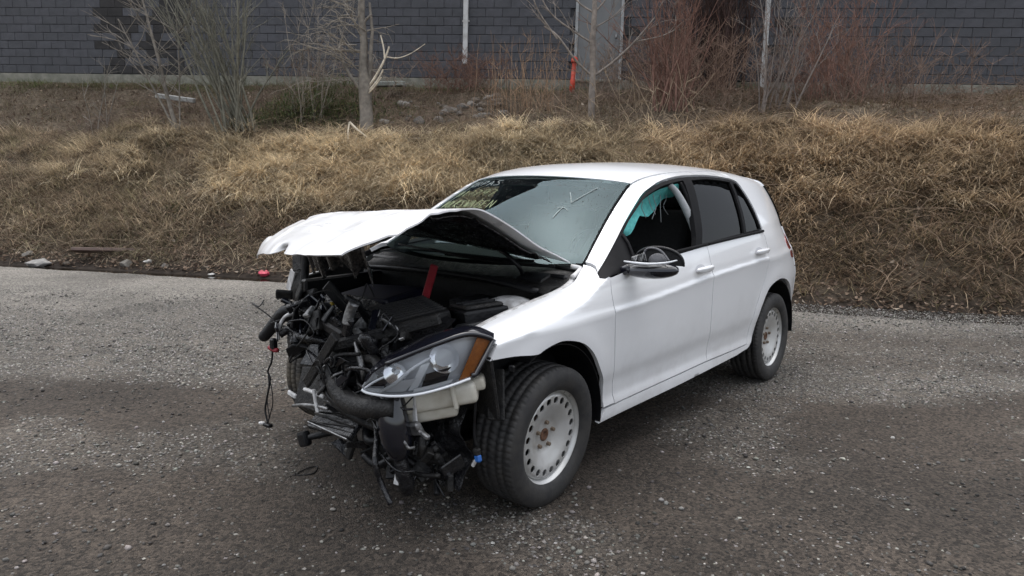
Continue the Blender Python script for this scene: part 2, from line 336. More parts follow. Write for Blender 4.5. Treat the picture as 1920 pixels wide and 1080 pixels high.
# ---- loose stones on the ground
def stones(name, n, smin, smax, rng, dens, srange, trange, mat_, pale, sub=1, lift=.25, dark=1.):
    s = rng.uniform(*srange, n*4); t = trange[0]+(trange[1]-trange[0])*rng.rand(n*4)**1.25
    keep = rng.rand(n*4) < dens(s, t); s, t = s[keep][:n], t[keep][:n]; n = len(s)
    ph = (1+5**.5)/2
    ico = np.array([(-1,ph,0),(1,ph,0),(-1,-ph,0),(1,-ph,0),(0,-1,ph),(0,1,ph),(0,-1,-ph),(0,1,-ph),(ph,0,-1),(ph,0,1),(-ph,0,-1),(-ph,0,1)])/math.hypot(1,ph)
    tri = np.array([(0,11,5),(0,5,1),(0,1,7),(0,7,10),(0,10,11),(1,5,9),(5,11,4),(11,10,2),(10,7,6),(7,1,8),(3,9,4),(3,4,2),(3,2,6),(3,6,8),(3,8,9),(4,9,5),(2,4,11),(6,2,10),(8,6,7),(9,8,1)])
    if sub == 0:
        ico = np.array([(1,0,0),(0,1,0),(-1,0,0),(0,-1,0),(0,0,1),(0,0,-1.)]); tri = np.array([(0,1,4),(1,2,4),(2,3,4),(3,0,4)])
    sz = smin*(smax/smin)**(rng.rand(n)**2.2)
    v = ico[None]*(1+.5*(rng.rand(n,len(ico),1)-.5))*np.stack([np.ones(n),.6+.4*rng.rand(n),.35+.35*rng.rand(n)],-1)[:,None]*sz[:,None,None]
    a = rng.uniform(0,2*np.pi,n); ca, sa = np.cos(a)[:,None], np.sin(a)[:,None]
    x = v[...,0]*ca-v[...,1]*sa; y = v[...,0]*sa+v[...,1]*ca
    g = (fbm(s*.5, t*.5+3, 3)-.5)*.05+(fbm(s*3, t*3, 3)-.5)*.016
    P = yard(s, t, 0); dd = np.min([np.hypot(P[:,0]-cx, P[:,1]-cy) for cx, cy in ((0,.78),(-2.637,.76),(-.15,-.78),(-2.637,-.76))], axis=0)
    g = g*sstep(.15,.7,dd)
    v = np.stack([x+P[:,0:1], y+P[:,1:2], v[...,2]+(g+sz*lift)[:,None]], -1)
    base = (.04+.165*rng.rand(n)**1.7)*dark*(.75+pale*rng.rand(n)); tint = np.array([1.05,1,.92])*(1+.10*(rng.rand(n,3)-.5))
    c = np.repeat((base[:,None]*tint)[:,None], len(ico), 1)
    f = (tri[None]+np.arange(n)[:,None,None]*len(ico)).reshape(-1,3)
    return link(name, mesh_np(name, v.reshape(-1,3), f, False, c.reshape(-1,3)), mat_, kind='stuff')
M['stone'] = vcol_mat('loose_stone', .8, .35, var=.3, scale=120)
rng = np.random.RandomState(3)
o = stones('gravel', 170000, .0045, .012, rng, lambda s, t: (gravel_mask(s,t)*.95+.07*sstep(.4,.65,fbm(s*2+9,t*2,3)))*(1-.55*sstep(6.5,8.5,t)), (-8.5,7), (2.0,9.0), M['stone'], .9, 0, .1)
tag(o, 'fine grey gravel strewn over the packed dirt yard', 'gravel')
o = stones('pebbles', 13000, .005, .017, rng, lambda s, t: (gravel_mask(s,t)*.6+.10)*(.25+1.1*sstep(.42,.62,fbm(s*1.6+3,t*1.6,3))), (-6,6), (2.0,8.5), M['stone'], 1.0, 1)
tag(o, 'pale pebbles lying loose on the brown dirt', 'pebbles')
o = stones('dirt_clods', 6000, .004, .015, rng, lambda s, t: (.08+.9*sstep(.5,.62,fbm(s*1.9+23,t*1.9,3)))*(1-.7*gravel_mask(s,t)), (-6,6), (2.0,7.5), M['stone'], .2, 1, .1, .62)
tag(o, 'dark crumbs of dirt scattered over the packed yard', 'dirt')

# ------------------------------------------------------------------ building behind the bank
WS0 = -17.; WS1 = 15.
p0 = yard(WS0, wall_t(WS0), base_z(WS0)); p1 = yard(WS1, wall_t(WS1), base_z(WS1))
ax = (p1-p0)/np.linalg.norm(p1-p0); nrm = np.array([ax[1],-ax[0],0]); nrm /= np.linalg.norm(nrm)
if nrm@(np.append(CAM[:2],0)-np.append(p0[:2],0)) < 0: nrm = -nrm
zup = np.cross(ax, nrm); zup = zup if zup[2] > 0 else -zup
bld = empty('building', p0)
bld.matrix_world = Matrix(((ax[0],-nrm[0],zup[0],p0[0]),(ax[1],-nrm[1],zup[1],p0[1]),(ax[2],-nrm[2],zup[2],p0[2]),(0,0,0,1)))
tag(bld, 'charcoal split-face block building standing above the grass bank', 'building')
WL = float(np.linalg.norm(p1-p0)); WH = 13.0
def wall_a(s): return (s-WS0)/(WS1-WS0)*WL          # yard s -> distance along the wall
def boxmesh(name, size, bevel=0., seg=1, taper=None):
    bm = bmesh.new(); bmesh.ops.create_cube(bm, size=1)
    for v in bm.verts: v.co = Vector((v.co.x*size[0], v.co.y*size[1], v.co.z*size[2]))
    if taper:
        for v in bm.verts:
            if v.co.z > 0: v.co.x *= taper[0]; v.co.y *= taper[1]
    if bevel: bmesh.ops.bevel(bm, geom=list(bm.edges), offset=bevel, segments=seg, affect='EDGES', profile=.6)
    me = bpy.data.meshes.new(name); bm.to_mesh(me); bm.free(); return me
def part(name, size, loc, mat_, parent, rot=(0,0,0), bevel=0., seg=1, taper=None, smooth=False):
    o = link(name, boxmesh(name, size, bevel, seg, taper), mat_, parent, smooth=smooth); o.location = loc; o.rotation_euler = rot; return o
blk_a = mat('charcoal_block', (.076,.078,.087), (.058,.060,.067), rough=.85, scale=3.5, bump=.7, bscale=45, dist=.02)
blk_b = mat('charcoal_block_worn', (.086,.088,.099), (.065,.066,.074), rough=.88, scale=6, bump=.7, bscale=40, dist=.02)
blk_c = mat('stained_block', (.040,.038,.038), (.022,.021,.021), rough=.9, scale=4, bump=.7, bscale=40, dist=.02)
mortar = mat('dark_mortar', (.056,.057,.062), (.046,.047,.051), rough=.95, scale=20)
part('wall', (WL, .3, WH), (WL/2, .15+.012, WH/2), mortar, bld)
conc = mat('weathered_concrete', (.26,.25,.21), (.15,.15,.12), rough=.9, scale=5, bump=.3)
part('foundation', (WL, .36, .75), (WL/2, .15, -.255), conc, bld, bevel=.01)
DA0, DA1 = wall_a(1.475), wall_a(2.45)                  # door opening
rb = random.Random(4)
def block_mesh(w, h, jit):
    bm = bmesh.new(); bmesh.ops.create_cube(bm, size=1)
    for v in bm.verts: v.co = Vector((v.co.x*w, v.co.y*.06, v.co.z*h))
    f = min(bm.faces, key=lambda f: f.calc_center_median().y)
    r = bmesh.ops.inset_region(bm, faces=[f], thickness=.012, depth=0)
    for v in f.verts: v.co.y -= .004+jit*rb.random()
    me = bpy.data.meshes.new('block'); bm.to_mesh(me); bm.free(); return me
pitch_a, pitch_z = .405, .203
shapes = [block_mesh(pitch_a-.006, pitch_z-.008, .006) for _ in range(8)]
rest_v, rest_f, rest_m = [], [], []
picked = []
for row in range(int(WH/pitch_z)):
    z = .125+(row+.5)*pitch_z; off = (row%2)*pitch_a/2
    for i in range(int(WL/pitch_a)):
        a = off+(i+.5)*pitch_a
        if a+pitch_a/2 > WL or (DA0-.13 < a < DA1+.13 and z < 2.35): continue
        s = WS0+(WS1-WS0)*a/WL
        dark = (-10.6 < s < -8.2 and rb.random() < .82) or (1 < s < 7 and rb.random() < .12)
        m_ = blk_c if dark else (blk_a if rb.random() < .62 else blk_b)
        vis = row < 11 and -13.6 < s < 11.8
        picked.append((vis*(1+(s+14)/10)+(.4 if s > 5.4 or -13.6 < s < -9.0 else 0)*vis, a, z, m_))
picked.sort(key=lambda q: -q[0])
cache = {}
for q, (w, a, z, m_) in enumerate(picked):
    sh = rb.choice(shapes); y = -.006+rb.uniform(-.003,.003)
    if q < 300:
        key = (sh.name, m_.name)
        if key not in cache:
            cache[key] = sh.copy(); cache[key].materials.append(m_)
        o = link('block', cache[key], None, bld); o.location = (a, y+.012, z)
    else:
        base = len(rest_v); rest_v += [(v.co.x+a, v.co.y+y+.012, v.co.z+z) for v in sh.vertices]
        for p in sh.polygons: rest_f.append([base+i for i in p.vertices]); rest_m.append((blk_a,blk_b,blk_c).index(m_))
me = bpy.data.meshes.new('blockwork'); me.from_pydata(rest_v, [], rest_f)
for m_ in (blk_a, blk_b, blk_c): me.materials.append(m_)
me.polygons.foreach_set('material_index', rest_m); link('blockwork', me, None, bld, 'stuff')
# steel door and its frame
dgrey = mat('grey_door_paint', (.17,.175,.175), (.135,.138,.138), rough=.5, scale=3, rvar=.1)
dfr = mat('pale_door_frame', (.36,.37,.37), (.26,.27,.27), rough=.5, scale=6)
dw = DA1-DA0
dr = part('door', (dw, .05, 2.2), ((DA0+DA1)/2, -.005, .13+1.1), dgrey, bld, bevel=.006)
for sx in (-1, 1): part('door_frame', (.07, .10, 2.3), (sx*(dw/2+.036), -.01, .05), dfr, dr, bevel=.006)
part('door_frame', (dw+.14, .10, .07), (0, -.01, 1.19), dfr, dr, bevel=.006)
part('threshold', (dw+.1, .14, .05), (0, -.03, -1.13), conc, dr, bevel=.006)
part('handle', (.04, .06, .12), (dw/2-.09, -.05, -.1), M['alloy'], dr, bevel=.01)
pipe_m = mat('white_downpipe', (.56,.56,.55), (.38,.37,.35), rough=.55, scale=5, lo=.3, hi=.6)
for ps, zb_ in ((-1.19, .45), (5.72, -.05)):
    dp = part('downpipe', (.115, .09, WH-zb_), (wall_a(ps), -.075, zb_+(WH-zb_)/2), pipe_m, bld, bevel=.015, seg=2)
    for zz in (1.0, 3.2, 5.4, 8.0, 11.0): part('strap', (.17, .03, .04), (0, .03, zz-(WH-zb_)/2), pipe_m, dp, bevel=.004)
part('coping', (WL+.1, .5, .12), (WL/2, .15, WH+.06), conc, bld, bevel=.01)

# ------------------------------------------------------------------ the car
car = empty('hatchback_car', (0,0,0))
tag(car, 'white five-door hatchback with its front torn off and its bonnet buckled upwards', 'car')

def catmull(pts, n=6, closed=False):
    P = np.asarray(pts, float); out = []
    m = len(P); rngi = range(m if closed else m-1)
    for i in rngi:
        if closed: a, b_, c, d = P[(i-1)%m], P[i], P[(i+1)%m], P[(i+2)%m]
        else: a, b_, c, d = P[max(i-1,0)], P[i], P[i+1], P[min(i+2,m-1)]
        for k in range(n):
            t = k/n; out.append(.5*((2*b_)+(-a+c)*t+(2*a-5*b_+4*c-d)*t*t+(-a+3*b_-3*c+d)*t**3))
    if not closed: out.append(P[-1])
    return np.array(out)
def densify(P, step, closed=True):
    P = np.asarray(P, float); out = []
    n = len(P)
    for i in range(n if closed else n-1):
        a, b_ = P[i], P[(i+1)%n]; d = np.linalg.norm(b_-a); k = max(1, int(math.ceil(d/step)))
        for j in range(k): out.append(a+(b_-a)*j/k)
    if not closed: out.append(P[-1])
    return np.array(out)
def area2(P): return np.sum(P[:,0]*np.roll(P[:,1],-1)-np.roll(P[:,0],-1)*P[:,1])
def inset(P, d):
    P = P if area2(P) > 0 else P[::-1]
    e = np.roll(P,-1,0)-P; e /= np.linalg.norm(e,axis=1)[:,None]+1e-12; n = np.stack([-e[:,1], e[:,0]],1)
    m = n+np.roll(n,1,0); m /= np.linalg.norm(m,axis=1)[:,None]+1e-9
    return P+m*d
def inpoly(P, x, y):
    r = np.zeros(len(x), bool); a = P; b_ = np.roll(P,-1,0)
    for (x0,y0),(x1,y1) in zip(a, b_):
        if y0 == y1: continue
        c = (y0 > y) != (y1 > y); r ^= c & (x < (x1-x0)*(y-y0)/(y1-y0)+x0)
    return r
def cdt(outline, holes=(), step=.03):
    """triangles filling a plane outline, with even inner points"""
    loops = [outline]+list(holes); pts = []; edges = []
    for lp in loops:
        b0 = len(pts); n = len(lp); pts += [tuple(p) for p in lp]; edges += [(b0+i, b0+(i+1)%n) for i in range(n)]
    lo = outline.min(0); hi = outline.max(0)
    gx, gy = np.meshgrid(np.arange(lo[0]+step/2, hi[0], step), np.arange(lo[1]+step/2, hi[1], step)); gx = gx.ravel(); gy = gy.ravel()
    gx = gx+((np.round(gy/step)%2)*step/2)
    ok = inpoly(outline, gx, gy)
    for h in holes: ok &= ~inpoly(h, gx, gy)
    A = np.array(pts); gx, gy = gx[ok], gy[ok]
    if len(gx):
        dm = np.min(np.hypot(gx[:,None]-A[None,:,0], gy[:,None]-A[None,:,1]), 1); gx, gy = gx[dm > step*.45], gy[dm > step*.45]
    allp = [Vector(p) for p in pts]+[Vector((a,b_)) for a, b_ in zip(gx, gy)]
    v, e, f, ov, oe, of = delaunay_2d_cdt(allp, edges, [], 0, 1e-6)
    v = np.array([tuple(q) for q in v]); f = np.array([t for t in f if len(t) == 3])
    c = v[f].mean(1); ok = inpoly(outline, c[:,0], c[:,1])
    for h in holes: ok &= ~inpoly(h, c[:,0], c[:,1])
    f = f[ok]; a = v[f]; cr = (a[:,1,0]-a[:,0,0])*(a[:,2,1]-a[:,0,1])-(a[:,1,1]-a[:,0,1])*(a[:,2,0]-a[:,0,0])
    f = np.where((cr < 0)[:,None], f[:, ::-1], f)
    return v, f[np.abs(cr) > 1e-10]
def shell(v, f, S, thick, flip=False, off=0.):
    """lift a plane triangulation onto surface S and give it thickness; rim gets its own vertices"""
    h = 1e-3; x, s = v[:,0], v[:,1]; P = S(x, s)
    n = np.cross(S(x+h, s)-S(x-h, s), S(x, s+h)-S(x, s-h)); n /= np.linalg.norm(n,axis=1)[:,None]+1e-12
    if flip: n = -n
    P = P+n*off; B = P-n*thick; k = len(P)
    if flip: f = f[:, ::-1]
    e = np.concatenate([f[:,[0,1]], f[:,[1,2]], f[:,[2,0]]]); key = {}
    for a, b_ in e:
        kk = (min(a,b_), max(a,b_)); key[kk] = None if kk in key else (a,b_)
    bd = np.array([q for q in key.values() if q is not None])
    m = len(bd); Rv = np.concatenate([P[bd[:,0]], P[bd[:,1]], B[bd[:,1]], B[bd[:,0]]])
    i = np.arange(m)+2*k; q = np.stack([i+m, i, i+3*m, i+2*m], 1)
    return np.concatenate([P, B, Rv]), [f, f[:, ::-1]+k, q]
def flip_y(me):
    m = me.copy(); n = len(m.vertices); co = np.empty(n*3, np.float32); m.vertices.foreach_get('co', co); co[1::3] *= -1
    m.vertices.foreach_set('co', co); m.flip_normals(); m.update(); return m
def panel(name, outline, mat_, parent=car, gap=.003, step=.03, thick=.022, S=side_P, off=0., flip=True, holes=(), dens=.02):
    o_ = densify(outline, dens)
    if gap: o_ = inset(o_, gap)
    v, f = cdt(o_, holes, step); V, F = shell(v, f, S, thick, flip, off)
    return link(name, mesh_np(name, V, F, True), mat_, parent)
def top_s(x): return F_belt(x)+.4
def tubes(paths, sides=6, caps=True):
    """paths: list of (points, radius or radii) -> arrays of one mesh"""
    Vs, Fs, b0 = [], [], 0
    ang = np.arange(sides)*2*np.pi/sides
    for P, r in paths:
        P = np.asarray(P, float); n = len(P); r = np.broadcast_to(np.asarray(r, float), (n,))
        T = np.gradient(P, axis=0); T /= np.linalg.norm(T,axis=1)[:,None]+1e-12
        ref = np.array([0,0,1.]) if abs(T[:,2]).mean() < .8 else np.array([1.,0,0])
        U = np.cross(T, ref); U /= np.linalg.norm(U,axis=1)[:,None]+1e-12; W = np.cross(T, U)
        ring = P[:,None]+r[:,None,None]*(np.cos(ang)[None,:,None]*U[:,None]+np.sin(ang)[None,:,None]*W[:,None])
        Vs.append(ring.reshape(-1,3)); i = np.arange(n-1)[:,None]*sides; j = np.arange(sides)[None]; j2 = (j+1)%sides
        Fs.append(np.stack([i+j, i+j2, i+sides+j2, i+sides+j], -1).reshape(-1,4)+b0); b0 += n*sides
    return np.concatenate(Vs), np.concatenate(Fs)
def tube(name, pts, r, mat_, parent=car, sides=8, n=6):
    P = catmull(pts, n) if n and len(pts) > 2 else np.asarray(pts, float)
    rr = np.interp(np.linspace(0,1,len(P)), np.linspace(0,1,np.size(r)), r) if np.size(r) > 1 else r
    V, F = tubes([(P, rr)], sides); k = len(V); F = [F, np.array([list(range(sides))[::-1], [k-sides+i for i in range(sides)]])]
    return link(name, mesh_np(name, V, F, True), mat_, parent)
def grid_part(name, P, mat_, parent=car, thick=0., flip=False, smooth=True):
    n, m = P.shape[:2]; F = grid_faces(n, m)
    if flip: F = F[:, ::-1]
    V = P.reshape(-1,3)
    if thick:
        du = np.gradient(P, axis=0); dv = np.gradient(P, axis=1); N_ = np.cross(du, dv); N_ /= np.linalg.norm(N_,axis=2)[...,None]+1e-12
        if flip: N_ = -N_
        Q = (P-N_*thick).reshape(-1,3); k = len(V)
        bi = np.concatenate([np.arange(m), (np.arange(1,n)*m+m-1), (n-1)*m+np.arange(m-1)[::-1], (np.arange(1,n-1)*m)[::-1]])
        bj = np.roll(bi,-1); mB = len(bi); R_ = np.concatenate([V[bi], V[bj], Q[bj], Q[bi]]); i = np.arange(mB)+2*k
        q = np.stack([i, i+mB, i+2*mB, i+3*mB], 1)
        if not flip: q = q[:, ::-1]
        q = q[:, ::-1]
        V = np.concatenate([V, Q, R_]); F = [F, F[:, ::-1]+k, q]
    return link(name, mesh_np(name, V, F, smooth), mat_, parent)
def revolve(name, prof, seg, mat_, parent, mod=None, smooth=True):
    """prof: list of (y, r) along the axle (y) -> surface round the y axis"""
    prof = np.asarray(prof, float); a = np.arange(seg)*2*np.pi/seg
    y = np.repeat(prof[None,:,0], seg, 0); r = np.repeat(prof[None,:,1], seg, 0)
    if mod is not None: r = mod(a[:,None], y, r)
    V = np.stack([r*np.cos(a)[:,None], y, r*np.sin(a)[:,None]], -1); m = len(prof)
    i = np.arange(seg)[:,None]; j = np.arange(m-1)[None]; i2 = (i+1)%seg
    F = np.stack([i*m+j, i*m+j+1, i2*m+j+1, i2*m+j], -1).reshape(-1,4)
    return link(name, mesh_np(name, V.reshape(-1,3), F, smooth), mat_, parent)

# ---- body side outlines, (x, s)
DLO_top = [(-.424,1.196),(-.55,1.245),(-.728,1.303),(-.849,1.331),(-1.014,1.355),(-1.145,1.367),(-1.295,1.384),(-1.442,1.395),(-1.603,1.404),(-1.849,1.410),(-2.099,1.406),(-2.25,1.398),(-2.297,1.375),(-2.312,1.340),(-2.337,1.285),(-2.359,1.211),(-2.366,1.134),(-2.372,1.072)]
DLO_bot = [(-1.901,1.052),(-1.537,1.030),(-1.138,1.006),(-.75,.982),(-.47,.951),(-.405,.965),(-.392,1.073)]
dlo = np.concatenate([catmull(DLO_top, 4), catmull(DLO_bot, 4)])
gapF = [(-.447,.949),(-.432,.90),(-.431,.822),(-.465,.563),(-.500,.40),(-.516,.328)]
gapB = [(-1.556,.341),(-1.553,.46),(-1.526,.648),(-1.506,.856),(-1.496,.997),(-1.497,1.026)]
gapR = [(-2.372,1.068),(-2.393,.98),(-2.385,.88),(-2.345,.76),(-2.27,.65),(-2.215,.55),(-2.185,.45),(-2.17,.36),(-2.16,.338)]
belt = [(-1.497,1.026),(-1.138,1.004),(-.75,.980),(-.47,.950)]
belt2 = [(-1.497,1.026),(-1.537,1.028),(-1.901,1.050),(-2.372,1.068)]
archF = [(.414,.714),(.287,.711),(.16,.697),(.110,.710),(.049,.722),(-.014,.725),(-.106,.708),(-.191,.676),(-.263,.621),(-.324,.544),(-.379,.465),(-.398,.39)]
archR = [(-2.13,.303),(-2.17,.306),(-2.21,.325),(-2.262,.39),(-2.288,.507),(-2.338,.595),(-2.417,.676),(-2.53,.712),(-2.66,.720),(-2.79,.696),(-2.90,.635),(-2.975,.545),(-3.005,.44),(-3.01,.34)]
rear = [(-3.10,.33),(-3.17,.42),(-3.19,.56),(-3.18,.72),(-3.15,.86),(-3.12,.98),(-3.08,1.10),(-3.03,1.24),(-2.97,1.38),(-2.93,top_s(-2.93))]
gutter = [(x, top_s(x)) for x in np.linspace(-2.90,-.47,60)]
fx = np.linspace(-.452,.43,30)
fender_o = [(x, top_s(x)) for x in fx]+[(.405,.93),(.38,.81),(.387,.765),(.414,.716)]+[tuple(p) for p in catmull(archF,4)]+[(-.405,.335),(-.512,.332)]+[tuple(p) for p in catmull(gapF,4)[::-1]]+[(-.405,.967),(-.392,1.075),(-.424,1.198),(-.44,1.25)]
side_o = [(-.424,1.196)]+[tuple(p) for p in catmull(DLO_top,4)]+[tuple(p) for p in catmull(gapR,4)[1:]]+[(-1.9,.336),(-1.556,.339),(-.95,.333),(-.516,.327),(-.42,.327),(-.395,.30),(-.372,.264),(-1.2,.272),(-2.0,.292)]+[tuple(p) for p in catmull(archR,4)]+[tuple(p) for p in catmull(rear,4)]+gutter+[(-.455,1.27)]
doorF_o = [tuple(p) for p in catmull(gapF,4)]+[(-.95,.334)]+[tuple(p) for p in catmull(gapB,4)]+belt[1:]
doorR_o = [tuple(p) for p in catmull(gapB,4)]+belt2[1:-1]+[tuple(p) for p in catmull(gapR,4)]+[(-1.9,.337)]
W_ = {}
W_['fender'] = panel('fender', fender_o, M['paint'], step=.018)
W_['body_side'] = panel('body_side', side_o, M['paint'], step=.02)
W_['front_door'] = panel('front_door', doorF_o, M['paint'], step=.0105)
W_['rear_door'] = panel('rear_door', doorR_o, M['paint'], step=.0105)
# window surround, panes
bw = [(-1.452,1.036),(-1.51,1.12),(-1.56,1.22),(-1.607,1.32),(-1.638,1.384)]           # front edge of the rear door pane
rw = bw+[(-1.85,1.393),(-2.10,1.388),(-2.172,1.384)]+[(-2.148,1.3),(-2.105,1.17),(-2.062,1.068)]+[(-1.75,1.052)]
qw = [(-2.092,1.070),(-2.135,1.17),(-2.178,1.3),(-2.203,1.378),(-2.26,1.378),(-2.296,1.34),(-2.318,1.28),(-2.336,1.2),(-2.345,1.13),(-2.348,1.082)]
fwin = [(-.74,1.010),(-.745,1.15),(-.752,1.285),(-.86,1.315),(-1.02,1.338),(-1.15,1.349),(-1.30,1.366),(-1.44,1.376),(-1.535,1.382),(-1.505,1.30),(-1.452,1.18),(-1.405,1.08),(-1.375,1.032),(-1.138,1.020)]
hole = [densify(catmull(q, 3, True) if False else np.array(q), .03) for q in (fwin, rw, qw)]
hole = [h if area2(h) > 0 else h[::-1] for h in hole]
W_['window_surround'] = panel('window_surround', dlo, M['trim'], gap=.003, thick=.03, off=-.006, holes=hole)
W_['window_surround']['label'] = 'black window surround, its front door opening without glass'
for nm, q in (('side_window', rw), ('side_window', qw)):
    o = panel(nm, np.array(q), M['tint_glass'], gap=-.006, thick=.004, off=-.016, step=.05); W_[nm+str(len(W_))] = o
panel('window_post', [(-2.058,1.066),(-2.094,1.068),(-2.137,1.17),(-2.18,1.3),(-2.206,1.38),(-2.170,1.386),(-2.144,1.3),(-2.101,1.17)], M['trim'], gap=0, thick=.02, off=-.003)
# belt seal strips
for a_, b_ in ((-.75,-1.494),(-1.50,-2.368)):
    xs = np.linspace(a_, b_, 24); P = side_P(xs, F_belt(xs)+.012); P[:,1] += .004
    tube('belt_seal', P, .0095, M['trim'], W_['window_surround'], 6, 0)
# dark inner skins behind doors and openings
panel('inner_panel', [(-.42,.35),(-.42,.86),(-.6,.955),(-1.5,1.0),(-2.34,1.03),(-2.34,.8),(-2.14,.5),(-2.1,.34)], M['cabin'], gap=0, thick=.004, off=-.05, step=.08)
# tail lamp wrapping the rear corner
panel('tail_lamp', catmull([(-2.93,.955),(-2.99,.99),(-3.07,1.0),(-3.14,.99),(-3.16,.90),(-3.15,.84),(-3.06,.835),(-2.97,.85)],4,True), M['tail_red'], gap=0, thick=.02, off=.004)
# fuel-side and far side: mirrored panels (the far front fender is torn away)
for k_ in list(W_):
    if k_ == 'fender': continue
    o = W_[k_]; c = link(o.name.split('.')[0], flip_y(o.data), None, car)
# ---- roof, windscreen, tail
uu = np.linspace(-1,1,41); ww = np.linspace(0,1,44)
U_, W2 = np.meshgrid(uu, ww, indexing='ij')
grid_part('roof', roof_P(U_, W2), M['paint'], thick=.02, flip=False)
grid_part('headliner', roof_P(U_*.95, W2)-np.array([0,0,.055]), M['cabin'], thick=.004)
vv = np.linspace(.0,1,30); U2, V2 = np.meshgrid(uu, vv, indexing='ij')
ws = grid_part('windscreen', wind_P(U2*.995, V2), M['screen_glass'], thick=.0)
def wind_xy(u, v): return wind_P(u, v)
# black ceramic border, laid just inside the glass
def wind_in(u, v): P = wind_P(u, v); return P-np.array([.004,0,.004])
fo = densify(np.array([(-.998,0.),(.998,0.),(.998,.998),(-.998,.998)]), .05)
fi = densify(catmull([(-.93,.06),(-.5,.035),(0,.03),(.5,.035),(.93,.06),(.945,.5),(.925,.965),(.5,.975),(0,.978),(-.5,.975),(-.925,.965),(-.945,.5)],3,True), .05)
v, f = cdt(fo, [fi if area2(fi) > 0 else fi[::-1]], .06); V, F = shell(v, f, wind_in, .003)
link('glass_border', mesh_np('glass_border', V, F, True), M['trim'], ws)
# marker-pen writing on the glass, as strokes
GL = {'V':[[(0,1),(.3,0),(.6,1)]],'O':[[(.3,1),(0,.6),(.05,.15),(.35,0),(.6,.4),(.55,.85),(.3,1)]],'L':[[(.05,1),(0,0),(.5,.02)]],'K':[[(0,1),(0,0)],[(.5,1),(0,.45),(.55,0)]],
 'S':[[(.55,.9),(.3,1),(.05,.8),(.45,.45),(.5,.15),(.2,0),(0,.12)]],'W':[[(0,1),(.18,0),(.35,.7),(.55,0),(.75,1)]],'A':[[(0,0),(.3,1),(.6,0)],[(.1,.38),(.5,.4)]],'G':[[(.55,.9),(.25,1),(0,.5),(.2,0),(.55,.1),(.55,.45),(.3,.45)]],
 'E':[[(.5,1),(0,.98),(0,0),(.5,.02)],[(0,.5),(.4,.52)]],'N':[[(0,0),(.02,1),(.5,0),(.52,1)]],'R':[[(0,0),(0,1),(.4,.95),(.45,.6),(0,.5),(.5,0)]],'P':[[(0,0),(0,1),(.45,.9),(.4,.5),(0,.45)]],'C':[[(.5,.85),(.2,1),(0,.5),(.2,0),(.55,.12)]],
 'U':[[(0,1),(.05,.15),(.3,0),(.52,.2),(.55,1)]],'1':[[(.15,.8),(.25,1),(.25,0)]],'7':[[(0,1),(.5,.97),(.15,0)]],'9':[[(.5,.6),(.1,.55),(.1,.95),(.45,.95),(.5,.6),(.4,0)]],'H':[[(0,1),(0,0)],[(.5,1),(.5,0)],[(0,.5),(.5,.52)]],
 '2':[[(0,.85),(.3,1),(.5,.7),(0,0),(.55,.03)]],'5':[[(.5,1),(.05,1),(0,.6),(.4,.6),(.5,.25),(.25,0),(0,.1)]],'0':[[(.3,1),(0,.6),(.05,.15),(.35,0),(.6,.4),(.55,.85),(.3,1)]]}
rw_ = random.Random(12)
def write(text, u0, v0, h, wd, mat_, r=.0035, name='marker_writing'):
    paths = []; u = u0
    for ch in text:
        if ch != ' ':
            for st_ in GL[ch]:
                q = np.array([(u+px*wd+rw_.uniform(-.004,.004), v0+py*h+rw_.uniform(-.008,.008)) for px, py in st_]); q = catmull(q, 5) if ch in 'OSGCU059' else densify(q, .03, False)
                P = wind_P(q[:,0], q[:,1])+np.array([.0022,0,.0032]); paths.append((P, r*rw_.uniform(.8,1.15)))
        u += wd*.86
    V, F = tubes(paths, 5); return link(name, mesh_np(name, V, F, True), mat_, ws)
write('CRPAS', -.80, .82, .08, .13, M['marker_pale'], .0013)
write('H17797', -.80, .66, .085, .13, M['marker'], .0013)
write('VOLKSWAGEN', -.82, .50, .09, .095, M['marker'], .0017)
write('2015', -.84, .35, .09, .12, M['marker'], .0013)
def stroke(pts, r, mat_, name='marker_writing'):
    q = catmull(pts, 6); P = wind_P(q[:,0], q[:,1])+np.array([.0022,0,.0032]); V, F = tubes([(P, r)], 5); return link(name, mesh_np(name, V, F, True), mat_, ws)
stroke([(.60,.76),(.64,.70),(.68,.63)], .0017, M['marker_pale']); stroke([(.68,.63),(.73,.74),(.79,.86)], .0017, M['marker_pale'])
stroke([(.645,.57),(.63,.50),(.625,.44)], .0017, M['marker_pale']); stroke([(.60,.55),(.645,.57),(.70,.53)], .0012, M['marker_pale'])
# rain drops on the screen
rd = np.random.RandomState(5); nd = 1100
du = rd.uniform(-.9,.93,nd); dv = rd.rand(nd)**.6*.97; dr_ = .0014+.0024*rd.rand(nd)**3
dome = np.array([(math.cos(a),math.sin(a),0) for a in np.arange(6)*math.pi/3]+[(0,0,.5)]); dt = np.array([(i,(i+1)%6,6) for i in range(6)])
P = wind_P(du, dv); h = 1e-3; n_ = np.cross(wind_P(du+h,dv)-wind_P(du-h,dv), wind_P(du,dv+h)-wind_P(du,dv-h)); n_ /= np.linalg.norm(n_,axis=1)[:,None]; n_ *= np.sign(n_[:,2:3])
t1 = np.cross(n_, [0,1,0]); t1 /= np.linalg.norm(t1,axis=1)[:,None]; t2 = np.cross(n_, t1)
Vd = P[:,None]+dr_[:,None,None]*(dome[None,:,0:1]*t1[:,None]+dome[None,:,1:2]*t2[:,None]+dome[None,:,2:3]*n_[:,None])+n_[:,None]*.0008
link('rain_drops', mesh_np('rain_drops', Vd.reshape(-1,3), (dt[None]+np.arange(nd)[:,None,None]*7).reshape(-1,3), True), M['drop'], ws, 'stuff')
